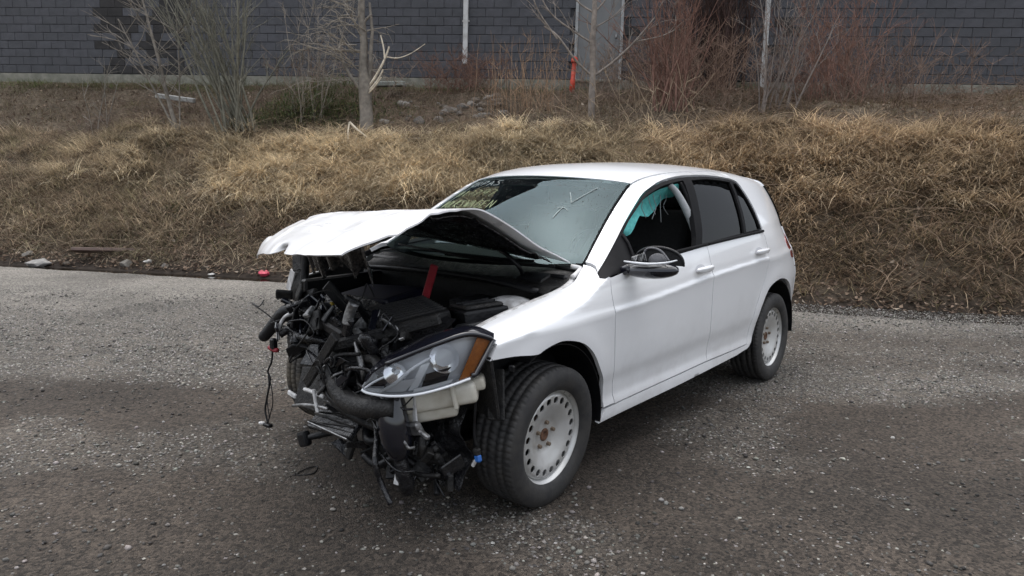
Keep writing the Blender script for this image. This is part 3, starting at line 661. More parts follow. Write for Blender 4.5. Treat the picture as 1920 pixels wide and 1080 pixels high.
# tail end closing the body between the two rear edges
def tail_edge(k): q = catmull(rear, 6); return np.interp(k, np.linspace(0,1,len(q)), q[:,0]), np.interp(k, np.linspace(0,1,len(q)), q[:,1])
def tail_P(u, k):
    ex, es = tail_edge(k); E = side_P(ex, es); b_ = .16+.06*np.sin(np.pi*np.clip(k*1.1,0,1)); q = 1-np.abs(u)**2.4
    return np.stack([E[...,0]-b_*q, E[...,1]*u, E[...,2]+.045*q*np.clip((k-.8)/.2,0,1)], -1)
for nm, a_, b_, mt in (('rear_bumper',0,.36,'paint'),('tailgate',.365,.62,'paint'),('rear_window',.625,.93,'tint_glass'),('roof_spoiler',.935,1.,'paint')):
    ku = np.linspace(-1,1,31); kk = np.linspace(a_,b_,12); KU, KK = np.meshgrid(ku, kk, indexing='ij')
    grid_part(nm, tail_P(KU, KK), M[mt], thick=.012, flip=False)
# ---- bonnet: buckled into a ridge, its far corner pushed back
Lr = [(-.39,.665,1.003),(-.25,.685,1.050),(-.10,.695,1.102),(.07,.695,1.186),(.21,.69,1.248),(.29,.685,1.272),(.40,.685,1.272),(.51,.685,1.260),(.635,.68,1.220),(.74,.67,1.190),(.83,.655,1.165),(.905,.61,1.148)]
Cr = [(-.36,.02,1.072),(-.22,.01,1.105),(-.08,0,1.150),(.06,-.01,1.198),(.16,-.01,1.222),(.24,-.01,1.233),(.34,-.01,1.234),(.43,-.01,1.226),(.52,-.01,1.198),(.61,-.01,1.165),(.69,-.01,1.130),(.76,-.01,1.090)]
Rr = [(-.44,-.66,1.085),(-.32,-.67,1.105),(-.21,-.67,1.13),(-.12,-.665,1.155),(-.05,-.66,1.175),(.0,-.655,1.186),(.07,-.65,1.182),(.14,-.645,1.165),(.22,-.64,1.135),(.31,-.63,1.10),(.40,-.61,1.065),(.47,-.58,1.028)]
nv = 110; q0, q1, q2 = [catmull(np.array(q), 10)[:nv] for q in (Rr, Cr, Lr)]
NT = 120; tt = np.linspace(-1,1,NT)
HP = np.zeros((NT, nv, 3))
for i, t in enumerate(tt):
    a_ = .5*t*(t-1); b_ = 1-t*t; c_ = .5*t*(t+1); HP[i] = q0*a_+q1*b_+q2*c_
# dents and creases
gi, gj = np.meshgrid(tt, np.linspace(0,1,nv), indexing='ij')
cre = (np.abs(fbm(gi*2.2+3, gj*4.5+gi*1.1, 3)-.5)*2)
HP[...,2] += (cre-.25)*.009*sstep(.35,.6,gj)*(1-gi**6)+(fbm(gi*2.0, gj*4, 2)-.5)*.014*sstep(.3,.9,gj)*(1-.6*gi)
for c0, sl, amp, wdt in ((.70,.10,-.014,.022),(.82,-.12,.012,.02),(.60,-.05,-.010,.016)):
    HP[...,2] += amp*np.clip(1-np.abs(gj-c0-sl*gi-.03*np.sin(gi*5+c0*7))/(wdt*1.6),0,1)*(.3+.7*np.sin(gi*4+c0*9)**2)
for g0, sl, amp, lo_ in ((-.62,.25,-.011,.55),(-.2,-.3,.009,.5),(.35,.2,-.008,.6),(.7,-.15,.008,.52),(-.85,.1,.010,.7)):
    HP[...,2] += .8*amp*np.clip(1-np.abs(gi-g0-sl*(gj-.7)-.04*np.sin(gj*22))/.07,0,1)*sstep(lo_,lo_+.2,gj)*(1-.9*sstep(.84,.97,gj))
# folded front lip
HP[:, -10:, 2] -= np.linspace(0,1,10)[None]**1.5*.018; HP[:, -7:, 0] -= np.linspace(0,1,7)[None]**2*.006
HP[:28, -22:, 2] -= (np.linspace(1,0,28)[:,None]*np.linspace(0,1,22)[None])*.012
# torn notch in the front edge
notch = np.exp(-((gi-.10)/.085)**2)*sstep(.93,1.0,gj); HP[...,0] -= .085*notch; HP[...,2] += .03*notch
hood = grid_part('bonnet', HP, M['hood_paint'], thick=.006, flip=False)
hood['label'] = 'white bonnet folded up into a ridge with scraped front corner'
inner = HP[6:-6, 4:-8].copy(); du = np.gradient(inner,axis=0); dv_ = np.gradient(inner,axis=1); nn = np.cross(du,dv_); nn /= np.linalg.norm(nn,axis=2)[...,None]; nn *= np.sign(nn[...,2:3])
gi2, gj2 = gi[6:-6,4:-8], gj[6:-6,4:-8]
ribs = .010*(sstep(.04,.10,np.abs(((gi2*1.5+.25)%1)-.5))*sstep(.03,.08,np.abs(((gj2*4)%1)-.5)))
grid_part('bonnet_liner', inner-nn*(.016+ribs)[...,None], M['wet_black'], hood, thick=.004)
# torn inner frame hanging under the front of the bonnet
hx = HP[6:86, -34]; dr2 = np.linspace(0,1,10); fr = (.12+.14*fbm(np.linspace(0,9,80), np.zeros(80)+3, 3))
FRM = np.stack([hx+np.array([-.10,0,-.03])*k+np.stack([.02*np.sin(np.arange(80)*.5)*k, 0*fr, -fr*k],-1) for k in dr2], 1)-np.array([0,0,.022])
grid_part('bonnet_frame', FRM, M['wet_black'], hood, thick=.004)
# scraped front-corner skin
sc_ = HP[3:36, -24:-2].copy(); nn = np.cross(np.gradient(sc_,axis=0), np.gradient(sc_,axis=1)); nn /= np.linalg.norm(nn,axis=2)[...,None]; nn *= np.sign(nn[...,2:3])
grid_part('scraped_corner', sc_+nn*.0025, M['scrape'], hood, thick=.001)
for hs_ in (1,): tube('hinge', [(-.41,.66,.985),(-.44,.69,.975),(-.40,.70,.955),(-.34,.715,.945)], .013, M['white_part'], hood, 6)
tube('support_hose', [(-.20,.40,1.055),(-.17,.47,1.04),(-.19,.52,.99),(-.24,.50,.95)], .010, M['black'], hood)

# ------------------------------------------------------------------ wheels
def tyre_mod(a, y, r):
    """tread blocks: sipes across the ribs, offset rib by rib"""
    n = 72; rib = np.floor((y+.11)/.0362); ph = (a*n/(2*np.pi)+rib*.37+y*18*np.sign(y))%1
    cut = ((ph < .16)&(r > .298)&(np.abs(y) < .108)).astype(float)
    return r-.005*cut
tp = [(.090,.205),(.100,.214),(.108,.235),(.1115,.262),(.108,.284),(.102,.297),(.098,.3035),(.096,.3085),(.085,.3122),(.064,.3142),(.0625,.306),(.056,.306),(.0545,.3150),(.028,.3158),(.0265,.307),(.019,.307),(.0175,.3160),(0,.3162)]
tp = [(y, .214+(r-.214)*.93 if r > .214 else r) for y, r in tp]
tp = tp+[(-y,r) for y, r in tp[::-1][1:]]
tyre_me = rim_me = disc_me = None
def build_wheel(name, loc, rot, tyre_mat, side):
    """side +1: outer face towards +y"""
    global tyre_me, rim_me, disc_me
    # the stamped disc with its ring of round holes is the wheel itself
    if disc_me is None:
        out = np.array([(.193*math.cos(a), .193*math.sin(a)) for a in np.linspace(0,2*math.pi,97)[:-1]])
        holes = []
        for i in range(20):
            a0 = 2*math.pi*(i+.5)/20; holes.append(np.array([(.160*math.cos(a0)+.0158*math.cos(b), .160*math.sin(a0)+.0158*math.sin(b)) for b in np.linspace(0,2*math.pi,15)[:-1]]))
        holes.append(np.array([(.029*math.cos(b), .029*math.sin(b)) for b in np.linspace(0,2*math.pi,25)[:-1]]))
        fy = pchip([0,.05,.066,.08,.11,.138,.15,.178,.187,.193],[.046,.046,.048,.054,.066,.077,.079,.079,.074,.060])
        v, f = cdt(out, holes, .011); V, F = shell(v, f, lambda x, s: np.stack([x, -fy(np.hypot(x,s)), s], -1), .006, False)
        V[:,1] *= -1; F = [q[:, ::-1] for q in F]
        disc_me = mesh_np('wheel', V, F, True); disc_me.materials.append(M['steel_wheel'])
    w = link('wheel', disc_me, None, car); w.location = loc; w.rotation_euler = rot
    if side < 0: w.rotation_euler = (rot[0], rot[1], rot[2]+math.pi)
    if rim_me is None:
        o = revolve('rim', [(-.088,.205),(-.09,.217),(-.082,.219),(-.076,.21),(-.06,.198),(-.02,.188),(.02,.190),(.045,.193),(.060,.198),(.072,.205),(.080,.213),(.090,.2185),(.0945,.2165),(.094,.213),(.087,.208),(.078,.200),(.064,.193),(.045,.187),(.02,.183),(-.02,.182),(-.088,.200)], 96, M['steel_wheel'], w)
        rim_me = o.data
    else: link('rim', rim_me, None, w)
    if tyre_mat.name not in TY:
        o = revolve('tyre', tp, 512, tyre_mat, w, tyre_mod); TY[tyre_mat.name] = o.data
        # raised sidewall rings
    else: link('tyre', TY[tyre_mat.name], None, w)
    for i in range(5):
        a = 2*math.pi*i/5+.4
        bo = link('wheel_bolt', bolt_me, None, w); bo.location = (.056*math.cos(a), .050, .056*math.sin(a))
    if 'hub' not in TY:
        o = revolve('hub', [(-.06,.09),(.030,.07),(.032,.0285),(.049,.028),(.051,.025),(.051,.016),(.046,.014),(.046,0)], 28, M['rust'], w); TY['hub'] = o.data
    else: link('hub', TY['hub'], None, w)
    if 'disc' not in TY:
        o = revolve('brake_shade_backing', [(-.045,.06),(-.045,.140),(-.030,.182),(-.026,.182),(-.022,.06)], 40, M['black'], w); TY['disc'] = o.data  # black backing added behind the wheel's holes to stand for their shade
    else: link('brake_shade_backing', TY['disc'], None, w)
    return w
TY = {}
bm = bmesh.new(); bmesh.ops.create_cone(bm, cap_ends=True, segments=6, radius1=.0105, radius2=.009, depth=.022, matrix=Matrix.Rotation(R(-90),4,'X'))
bolt_me = bpy.data.meshes.new('wheel_bolt'); bm.to_mesh(bolt_me); bm.free(); bolt_me.materials.append(mat('rusty_bolt', (.20,.155,.11),(.10,.07,.05), rough=.7, scale=80))
build_wheel('front', (.0,.772,.308), (R(-3.0),0,R(.5)), M['rubber'], 1)
build_wheel('rear', (-2.637,.762,.308), (R(.8),0,0), M['rubber'], 1)
w = build_wheel('front', (-.15,-.775,.308), (0,0,R(9)), M['muddy_rubber'], -1); w['label'] = 'muddy far front wheel knocked backwards'
build_wheel('rear', (-2.637,-.762,.308), (0,0,0), M['rubber'], -1)

# ---- wheel housings
def housing(name, cx, cz, r, y0, y1, a0, a1, mat_, n=28):
    a = np.radians(np.linspace(a0, a1, n)); yy = np.linspace(y0, y1, 6)
    A, Y = np.meshgrid(a, yy, indexing='ij'); P = np.stack([cx+r*np.cos(A), Y, cz+r*np.sin(A)], -1)
    return grid_part(name, P, mat_, thick=.004)
for sg in (1,-1):
    housing('wheel_liner', 0 if sg > 0 else -.05, .33, .375, sg*.50, sg*.868, 62 if sg > 0 else 80, 188, M['black'])
    housing('wheel_liner', -2.637, .33, .375, sg*.50, sg*.865, -4, 186, M['black'])
part('wheel_liner', (.015,.26,.26), (.36,.74,.60), M['dirty_black'], car, rot=(0,R(10),R(-10)), bevel=.006)
part('liner_flap', (.010,.075,.20), (.345,.835,.565), M['dirty_black'], car, rot=(R(6),R(-10),R(14)), bevel=.005)
part('liner_clip', (.012,.030,.030), (.305,.880,.668), M['black'], car, rot=(0,0,R(12)), bevel=.006)

# ---- underbody, bulkhead, cabin
part('floor_pan', (2.5,1.5,.05), (-1.55,0,.27), M['black'], car, bevel=.01)
part('bulkhead', (.05,1.36,.66), (-.36,0,.62), M['black'], car, bevel=.01)
part('boot_floor', (.6,1.3,.05), (-2.9,0,.45), M['black'], car, bevel=.01)
part('inner_wing', (.72,.05,.36), (-.02,.63,.63), M['black'], car, bevel=.01)
part('inner_wing', (.60,.05,.40), (-.12,-.62,.66), M['black'], car, bevel=.01)
revolve('strut_tower', [(0,.0),(.0,.05),(-.012,.09),(-.04,.115),(-.22,.125)], 24, M['white_part'], car).matrix_local = Matrix.Translation((-.09,.55,.865))@Matrix.Rotation(R(90),4,'X')
# cabin
dash = grid_part('dashboard', np.stack([np.stack([x+0*np.linspace(-1,1,20), .70*np.linspace(-1,1,20), z-.03*np.linspace(-1,1,20)**4], -1) for x, z in ((-.42,.985),(-.6,1.0),(-.85,.985),(-.96,.93),(-.98,.80),(-.93,.60))]), M['cabin'], thick=.01)
a = np.linspace(0,2*math.pi,33)
tube('steering_wheel', np.stack([-1.12+.07*np.sin(a), .37+.185*np.cos(a), .93+.17*np.sin(a)],-1), .015, M['black'], car, 8, 0)
part('steering_boss', (.06,.15,.12), (-1.10,.37,.92), M['black'], car, rot=(0,R(-22),0), bevel=.03, seg=2)
def seat(y, x):
    o = part('seat', (.52,.50,.20), (x,y,.52), M['cabin'], car, bevel=.06, seg=3, smooth=True)
    part('seat_back', (.16,.50,.66), (-.30,0,.36), M['cabin'], o, rot=(0,R(-17),0), bevel=.06, seg=3, smooth=True)
    part('headrest', (.11,.27,.18), (-.42,0,.79), M['cabin'], o, rot=(0,R(-14),0), bevel=.04, seg=3, smooth=True)
for y in (.36,-.36): seat(y, -1.42)
part('rear_bench', (.5,1.25,.2), (-2.28,0,.52), M['cabin'], car, bevel=.06, seg=3, smooth=True)
part('rear_backrest', (.15,1.25,.62), (-2.58,0,.86), M['cabin'], car, rot=(0,R(-20),0), bevel=.05, seg=3, smooth=True)
part('parcel_shelf', (.5,1.2,.03), (-2.85,0,1.04), M['cabin'], car, bevel=.01)
# pillar trims seen through the open window
tube('pillar_trim', [(-1.36,.615,1.395),(-1.44,.665,1.33),(-1.475,.735,1.20),(-1.49,.785,1.08),(-1.49,.80,.99)], [.014,.020,.024,.026,.028], M['cabin_grey'], car, 8)
tube('belt_strap', [(-1.545,.66,1.36),(-1.52,.745,1.2),(-1.50,.80,1.0)], .007, M['cabin_grey'], car, 6)
tube('door_seal', [(-1.50,.665,1.375),(-1.50,.72,1.27),(-1.475,.775,1.13),(-1.46,.815,1.03)], .011, M['trim'], car, 6)
tube('screen_trim', [(-.52,.64,1.02),(-.85,.575,1.20),(-1.10,.53,1.345),(-1.4,.535,1.40)], .02, M['cabin'], car, 6)
# deployed side airbag hanging from the roof rail
xs = np.linspace(-.83,-1.50,40); k = np.linspace(0,1,12); X_, K_ = np.meshgrid(xs, k, indexing='ij')
zt = F_gz(X_)-.045; hang = .055+.085*np.sin(np.clip((-X_-.83)/.67,0,1)*np.pi*.9)+.02*np.sin(X_*19)
P = np.stack([X_-.05*K_, F_gy(X_)+.045+.028*np.sin(K_*3.1+X_*8)-.01*K_, zt-hang*K_-.02*K_*fbm(X_*14,K_*2,2)], -1)
grid_part('curtain_airbag', P, M['airbag'], car, thick=.004)
rt_ = random.Random(3)
for i in range(5):
    x0 = -1.15-.07*i; tube('airbag_thread', [(x0,.60,1.33),(x0-.02,.605,1.28+rt_.uniform(-.02,.02)),(x0+rt_.uniform(-.05,.03),.61,1.24),(x0+rt_.uniform(-.09,.02),.615,1.17+rt_.uniform(-.03,.04))], .0022, M['cabin_grey'], car, 5)

# ---- door handles
def handle(door, x0, s0, L_):
    P = side_P(x0, s0); bm = bmesh.new(); bmesh.ops.create_uvsphere(bm, u_segments=24, v_segments=12, radius=1)
    for v in bm.verts:
        c = v.co; e = .55
        f = lambda q: math.copysign(abs(q)**e, q)
        c.x, c.y, c.z = f(c.x)*L_/2, f(c.y)*.014, f(c.z)*.016*(1-.25*abs(c.x)*.3)
        c.y -= .010*(c.x/(L_/2))**2
    me = bpy.data.meshes.new('door_handle'); bm.to_mesh(me); bm.free()
    o = link('door_handle', me, M['paint'], door, smooth=True); o.location = (P[0],P[1]+.030,P[2]); o.rotation_euler = (R(-14),R(1),R(0))
    # flat disc behind the grip, the recess shade put into its grey
    th = np.linspace(0,2*math.pi,28); rr = np.linspace(0,1,6); A, B_ = np.meshgrid(th, rr, indexing='ij')
    px = x0+.02+.062*B_*np.cos(A); pz = s0+.026*B_*np.sin(A); Q = side_P(px, pz); Q[...,1] += .0012-.0*B_
    grid_part('handle_recess_shade', Q, M['handle_cup'], door, flip=True)
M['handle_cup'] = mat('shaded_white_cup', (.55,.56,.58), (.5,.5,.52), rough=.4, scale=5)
handle(W_['front_door'], -1.378, .905, .205); handle(W_['rear_door'], -2.245, .942, .195)

# ---- door mirror with its cap gone
mir = grid_part('door_mirror', np.array([[(-.62+.062*math.cos(a)*w_, .845+.265*t, .974+.014*t+(.034+.004*t)*w_*math.sin(a)-.004) for a in np.linspace(0,2*math.pi,25)] for t, w_ in zip([0,.06,.2,.4,.6,.75,.88,.96,1.0],[.55,.80,1.05,1.18,1.15,1.0,.74,.45,.05])]), M['gloss_black'], car)
mir['label'] = 'black door mirror with its painted cap missing'
# rim of the housing around the glass side (faces backwards)
ang = np.linspace(0,math.pi,24)
tube('mirror_frame', [(-.665,.985+.128*math.cos(a)*1.0-.0, 1.000+.080*math.sin(a)**.8) for a in ang], [.005,.007,.008,.008,.006], M['black'], mir, 8, 0)
grid_part('mirror_back', np.array([[(-.668, .985+.122*math.cos(a)*q, 1.000+.080*math.sin(a)**.8*q) for a in ang] for q in np.linspace(0.05,1,6)]), M['cabin'], mir, thick=.003)
tube('indicator_strip', [(-.553,.862,1.014),(-.545,.93,1.012),(-.548,1.0,1.013),(-.570,1.07,1.022),(-.61,1.105,1.033)], [.004,.006,.006,.005,.003], M['lamp_grey'], mir, 8)
tube('indicator_strip', [(-.556,.885,1.000),(-.546,.93,.999),(-.549,1.0,1.001),(-.573,1.07,1.010)], [.003,.005,.005,.003], M['alloy'], mir, 8)
bm = bmesh.new(); bmesh.ops.create_uvsphere(bm, u_segments=20, v_segments=12, radius=1)
me = bpy.data.meshes.new('mirror_motor'); bm.to_mesh(me); bm.free()
o = link('mirror_motor', me, M['motor_grey'], mir, smooth=True); o.location = (-.615,1.005,1.022); o.scale = (.03,.046,.036)
tube('motor_bracket', [(-.59,.935,1.02),(-.595,.95,1.07),(-.60,.985,1.082),(-.598,1.03,1.07),(-.59,1.075,1.03)], .005, M['motor_grey'], mir, 6)
for i in range(7): tube('motor_spring', [(-.585+.006*i%.02,.885+.010*i,1.018),(-.58,.890+.010*i,1.034+.004*i),(-.59,.900+.010*i,1.02)], .003, M['alloy'], mir, 5)
part('mirror_arm', (.075,.10,.045), (-.60,.845,.965), M['gloss_black'], car, rot=(R(20),0,R(-12)), bevel=.015, seg=2, smooth=True)
# mirror triangle plate and its edge
tube('mirror_sail_edge', side_P(np.array([-.742,-.735,-.715,-.69]), np.array([1.285,1.2,1.1,1.01]))+np.array([0,.004,0]), .008, M['trim'], W_['window_surround'], 6, 0)

# ------------------------------------------------------------------ head lamp
HB = catmull([(.745,.520,.618),(.733,.548,.607),(.70,.630,.605),(.645,.715,.616),(.56,.785,.640),(.468,.836,.668)], 8)
HT = catmull([(.744,.521,.623),(.722,.573,.690),(.668,.668,.747),(.592,.750,.792),(.49,.818,.822),(.392,.858,.792)], 8)
def lamp_P(a, b, d=0.):
    i = a*(len(HB)-1); q0 = np.stack([np.interp(i, np.arange(len(HB)), HB[:,c]) for c in range(3)], -1); q1 = np.stack([np.interp(i, np.arange(len(HT)), HT[:,c]) for c in range(3)], -1)
    P = q0*(1-b)[...,None]+q1*b[...,None]
    n = np.array([.72,.66,.10]); return P+n*((.018*np.sin(np.pi*b)*np.sin(np.pi*np.clip(a*.9+.1,0,1)))-d)[...,None]
A_, B_ = np.meshgrid(np.linspace(0,1,48), np.linspace(0,1,20), indexing='ij')
lamp = grid_part('headlamp', lamp_P(A_, B_*1.0, .065*np.sin(np.pi*np.clip(A_*.75+.15,0,1))*np.clip(np.sin(np.pi*B_)*3,0,1)+.006), M['lamp_grey'], car, thick=.003)
lamp['label'] = 'clear headlamp unit with twin bowls and an amber corner'
grid_part('lamp_lens', lamp_P(A_, B_), M['lens_glass'], lamp)
P = lamp_P(A_[:, :9]*.13+.87, B_[:, :9]/B_[:, 8:9].max(), .010+0*A_[:, :9]); grid_part('amber_reflector', P, M['amber'], lamp, thick=.004)
def bowl(c, r, d, name='lamp_bowl'):
    nrm_ = Vector((.80,.60,.05)).normalized(); q = np.linspace(.12,1,9)
    prof = [(-d*(1-t*t), r*t) for t in q]
    o = revolve(name, prof, 24, M['chrome'], lamp, mod=lambda a, y, r_: r_*(1+.012*np.sign(np.sin(a*11))*np.sin(y*300))); o.matrix_local = Matrix.Translation(c)@nrm_.to_track_quat('Y','Z').to_matrix().to_4x4()
    s_ = revolve('lamp_bulb', [(-d*.9,.010),(-d*.3,.010),(-d*.2,.006),(-d*.18,0)], 12, M['lamp_pale'], lamp); s_.matrix_local = o.matrix_local.copy()
    t_ = revolve('bowl_rim', [(-.004,r*1.0),(.002,r*1.03),(.004,r*1.08),(-.004,r*1.12)], 28, M['lamp_pale'], lamp); t_.matrix_local = o.matrix_local.copy()
bowl(tuple(lamp_P(np.array(.70),np.array(.60),np.array(.030))), .056, .05); bowl(tuple(lamp_P(np.array(.37),np.array(.58),np.array(.026))), .042, .045)
# grey fins and pale bars between the bowls
def lampbar(pts, r, m_, nm='lamp_trim'): 
    q = np.array(pts, float); P = lamp_P(q[:,0], q[:,1], q[:,2]); tube(nm, P, r, M[m_], lamp, 6)
lampbar([(.10,.15,.012),(.22,.45,.02),(.30,.55,.03)], .005, 'lamp_pale'); lampbar([(.30,.05,.012),(.40,.30,.02),(.50,.60,.03),(.60,.72,.035)], [.006,.008,.005], 'lamp_pale')
def lampplate(a0, a1, b0, b1, d, m_, sk=0.):
    a, b = np.meshgrid(np.linspace(a0,a1,10), np.linspace(0,1,6), indexing='ij'); aa = a+sk*b; P = lamp_P(aa, b0+(b1-b0)*b, d+0*a); grid_part('lamp_plate', P, M[m_], lamp, thick=.003)
lampplate(.52,.58,.06,.62,.022,'lamp_pale',.03); lampplate(.34,.50,.05,.34,.020,'lamp_grey',.05); lampplate(.06,.30,.02,.16,.014,'lamp_pale',.03)
lampplate(.61,.78,.07,.36,.040,'gloss_black',.0); lampplate(.16,.32,.20,.42,.040,'gloss_black',.03); lampplate(.56,.82,.02,.10,.012,'lamp_pale')
tube('lamp_edge', HB[:-2]+np.array([.004,.003,-.004]), .0055, M['lamp_pale'], lamp, 6, 0)
tube('lamp_seal', np.concatenate([HB[-3:], HT[::-1][:30]])+np.array([-.004,.002,.004]), .011, M['gloss_black'], lamp, 6, 0)
# glossy top of the lamp housing reaching back under the bonnet edge
k = np.linspace(0,1,12); HTs = HT[3:]
tp_ = np.stack([HTs*(1-t)+(HTs*np.array([1,1,1])+np.array([-.09,-.07,.022])*(1-.5*abs(2*np.linspace(0,1,len(HTs))-1)[:,None]))*t+np.array([0,0,.007])*math.sin(math.pi*t) for t in k])
grid_part('lamp_housing', tp_, M['gloss_black'], lamp, thick=.006)
part('lamp_bracket', (.02,.20,.03), (.50,.50,.775), M['dirty_black'], car, rot=(R(14),0,R(-52)), bevel=.006)
part('warning_label', (.05,.018,.004), (.575,.555,.782), M['white_part'], car, rot=(R(20),R(-20),R(40)), bevel=.001)

# ------------------------------------------------------------------ wrecked engine bay
rE = random.Random(21)
part('engine_block', (.42,.55,.42), (.10,-.05,.50), M['dirty_black'], car, bevel=.04, seg=2)
part('gearbox', (.34,.34,.30), (.10,.36,.44), M['dirty_black'], car, bevel=.06, seg=2)
part('engine_cover', (.30,.40,.06), (.0,-.24,.79), M['navy'], car, rot=(R(3),R(6),R(4)), bevel=.02, seg=2)
ab = part('air_filter_box', (.30,.30,.16), (.30,.30,.75), M['dirty_black'], car, rot=(R(-3),R(9),R(-24)), bevel=.02, seg=2)
for i in range(9): part('rib', (.27,.008,.012), (0,-.13+i*.0325,.085), M['dirty_black'], ab, bevel=.003)
for i in range(8): part('rib', (.010,.010,.13), (.152,-.12+i*.034,0), M['dirty_black'], ab, bevel=.003)
fb = part('fuse_box', (.20,.26,.09), (.11,.53,.80), M['black'], car, rot=(R(6),R(5),R(-28)), bevel=.012, seg=2)
part('fuse_box_lid', (.17,.23,.02), (0,0,.052), M['dirty_black'], fb, bevel=.008)
part('fuse_box_rib', (.15,.012,.012), (0,.04,.066), M['black'], fb, bevel=.003); part('fuse_box_rib', (.15,.012,.012), (0,-.04,.066), M['black'], fb, bevel=.003)
part('battery', (.20,.24,.17), (-.06,.40,.76), M['black'], car, rot=(0,0,R(-10)), bevel=.012)
part('red_bar', (.020,.036,.205), (.09,.215,.905), M['red'], car, rot=(R(-18),R(12),R(30)), bevel=.004)
tube('dipstick_handle', [(.30,-.22,.80),(.315,-.225,.765),(.31,-.215,.735)], .012, M['yellow'], car, 8)
# scuttle panel with its intake grille and wiper arm
sx = np.linspace(-.16,-.42,14); sy = np.linspace(-.66,.70,30); SX, SY = np.meshgrid(sx, sy, indexing='ij')
kk_ = (SX+.16)/(-.26); grid_part('scuttle_panel', np.stack([SX, SY, .905+.065*kk_+.010*np.sin(kk_*9)-.02*(SY/.7)**4], -1), M['dirty_black'], car, thick=.006, flip=True)
for i in range(16): part('scuttle_grille_bar', (.085,.0035,.012), (-.235+.0008*i,.50+i*.0098,.943+.0002*i), M['black'], car, rot=(0,R(14),R(6)))
tube('wiper_arm', [(-.36,.60,.985),(-.30,.35,.985),(-.27,.10,1.0),(-.28,-.15,1.02)], .008, M['black'], car)
tube('wiper_blade', [(-.33,.50,1.005),(-.285,.2,1.005),(-.27,-.10,1.015),(-.29,-.40,1.03)], .006, M['black'], car)
tube('scuttle_seal', [(-.15,-.66,.90),(-.14,-.2,.925),(-.14,.3,.925),(-.15,.66,.895)], .014, M['black'], car)
# upper rails: near wing flange, far wing stub, slam panel pieces
fxs = np.linspace(-.36,.40,26); ed = side_P(fxs, top_s(fxs)-.002)
tube('wing_rail', ed+np.array([0,-.022,-.018]), .017, M['white_part'], car, 6, 0)
for i in range(3): part('rail_bolt', (.014,.014,.010), tuple(ed[4+i*8]+np.array([0,-.020,-.010])), M['alloy'], car, bevel=.004)
part('slam_panel', (.035,.46,.05), (.52,.40,.775), M['dirty_black'], car, rot=(R(15),0,R(38)), bevel=.01)
part('slam_panel', (.04,.52,.05), (.53,-.02,.775), M['dirty_black'], car, rot=(R(-6),R(10),R(-14)), bevel=.01)
part('far_chassis_leg', (.46,.09,.12), (.10,-.50,.56), M['dirty_black'], car, rot=(0,R(5),R(-8)), bevel=.012)
part('chassis_leg', (.58,.08,.12), (.26,.50,.52), M['dirty_black'], car, bevel=.012)
# torn edge of the far wing; a black sheet added inside paints its shade
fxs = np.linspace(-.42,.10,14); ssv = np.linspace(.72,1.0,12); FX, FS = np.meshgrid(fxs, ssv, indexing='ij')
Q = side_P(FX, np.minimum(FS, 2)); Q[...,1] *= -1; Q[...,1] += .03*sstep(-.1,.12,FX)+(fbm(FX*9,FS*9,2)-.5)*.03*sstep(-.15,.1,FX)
grid_part('wing_liner_and_shade', Q+np.array([0,.03,0]), M['cabin'], car, thick=.004)
grid_part('fender', Q, M['paint'], car, thick=.004)['label'] = 'torn stub of the far front wing'
tube('strut', [(.12,-.66,1.05),(.13,-.665,.93),(.14,-.665,.80),(.15,-.65,.68)], .022, M['black'], car)
grid_part('wing_liner_and_shade', np.array([[( .10+.02*math.sin(b*5), -.80+.10*a, .72+.26*b) for b in np.linspace(0,1,8)] for a in np.linspace(0,1,5)])+np.array([.02,0,0]), M['dirty_black'], car, thick=.005)
part('wing_bracket', (.012,.075,.085), (.13,-.735,.935), M['dirty_black'], car, rot=(R(12),R(-8),0), bevel=.003)
part('wing_bracket', (.012,.045,.12), (.135,-.79,.835), M['white_part'], car, rot=(R(-24),0,0), bevel=.003)
# far lamp carrier arm poking out, dangling loom
tube('lamp_carrier', [(.46,-.20,.80),(.50,-.30,.775),(.51,-.38,.71),(.53,-.44,.645),(.535,-.455,.625)], [.028,.034,.032,.028,.018], M['black'], car, 8)
tube('carrier_edge', [(.52,-.17,.80),(.55,-.24,.765),(.565,-.275,.70),(.57,-.27,.655)], .008, M['white_part'], car, 6)
part('connector', (.03,.03,.05), (.57,-.31,.632), M['black'], car, bevel=.006); 
tube('connector_flange', [(.57,-.345,.610),(.57,-.31,.602),(.57,-.28,.606)], .011, M['red'], car, 6)
loom = tube('wiring_loom', [(.575,-.31,.62),(.58,-.315,.55),(.585,-.34,.50),(.585,-.325,.46),(.59,-.35,.37),(.595,-.36,.31),(.60,-.335,.255)], .0045, M['black'], car, 6)
tube('wire', [(.585,-.34,.50),(.59,-.31,.43),(.592,-.30,.36),(.598,-.32,.29),(.60,-.335,.255)], .0025, M['black'], loom, 5)
tube('wire', [(.585,-.34,.50),(.59,-.33,.42),(.592,-.345,.36),(.598,-.325,.29),(.60,-.335,.255)], .0025, M['black'], loom, 5)
part('connector', (.025,.05,.018), (.60,-.335,.245), M['black'], loom, bevel=.004); part('connector_plug', (.018,.035,.012), (.605,-.375,.248), M['white_part'], loom, rot=(R(8),0,0), bevel=.003)
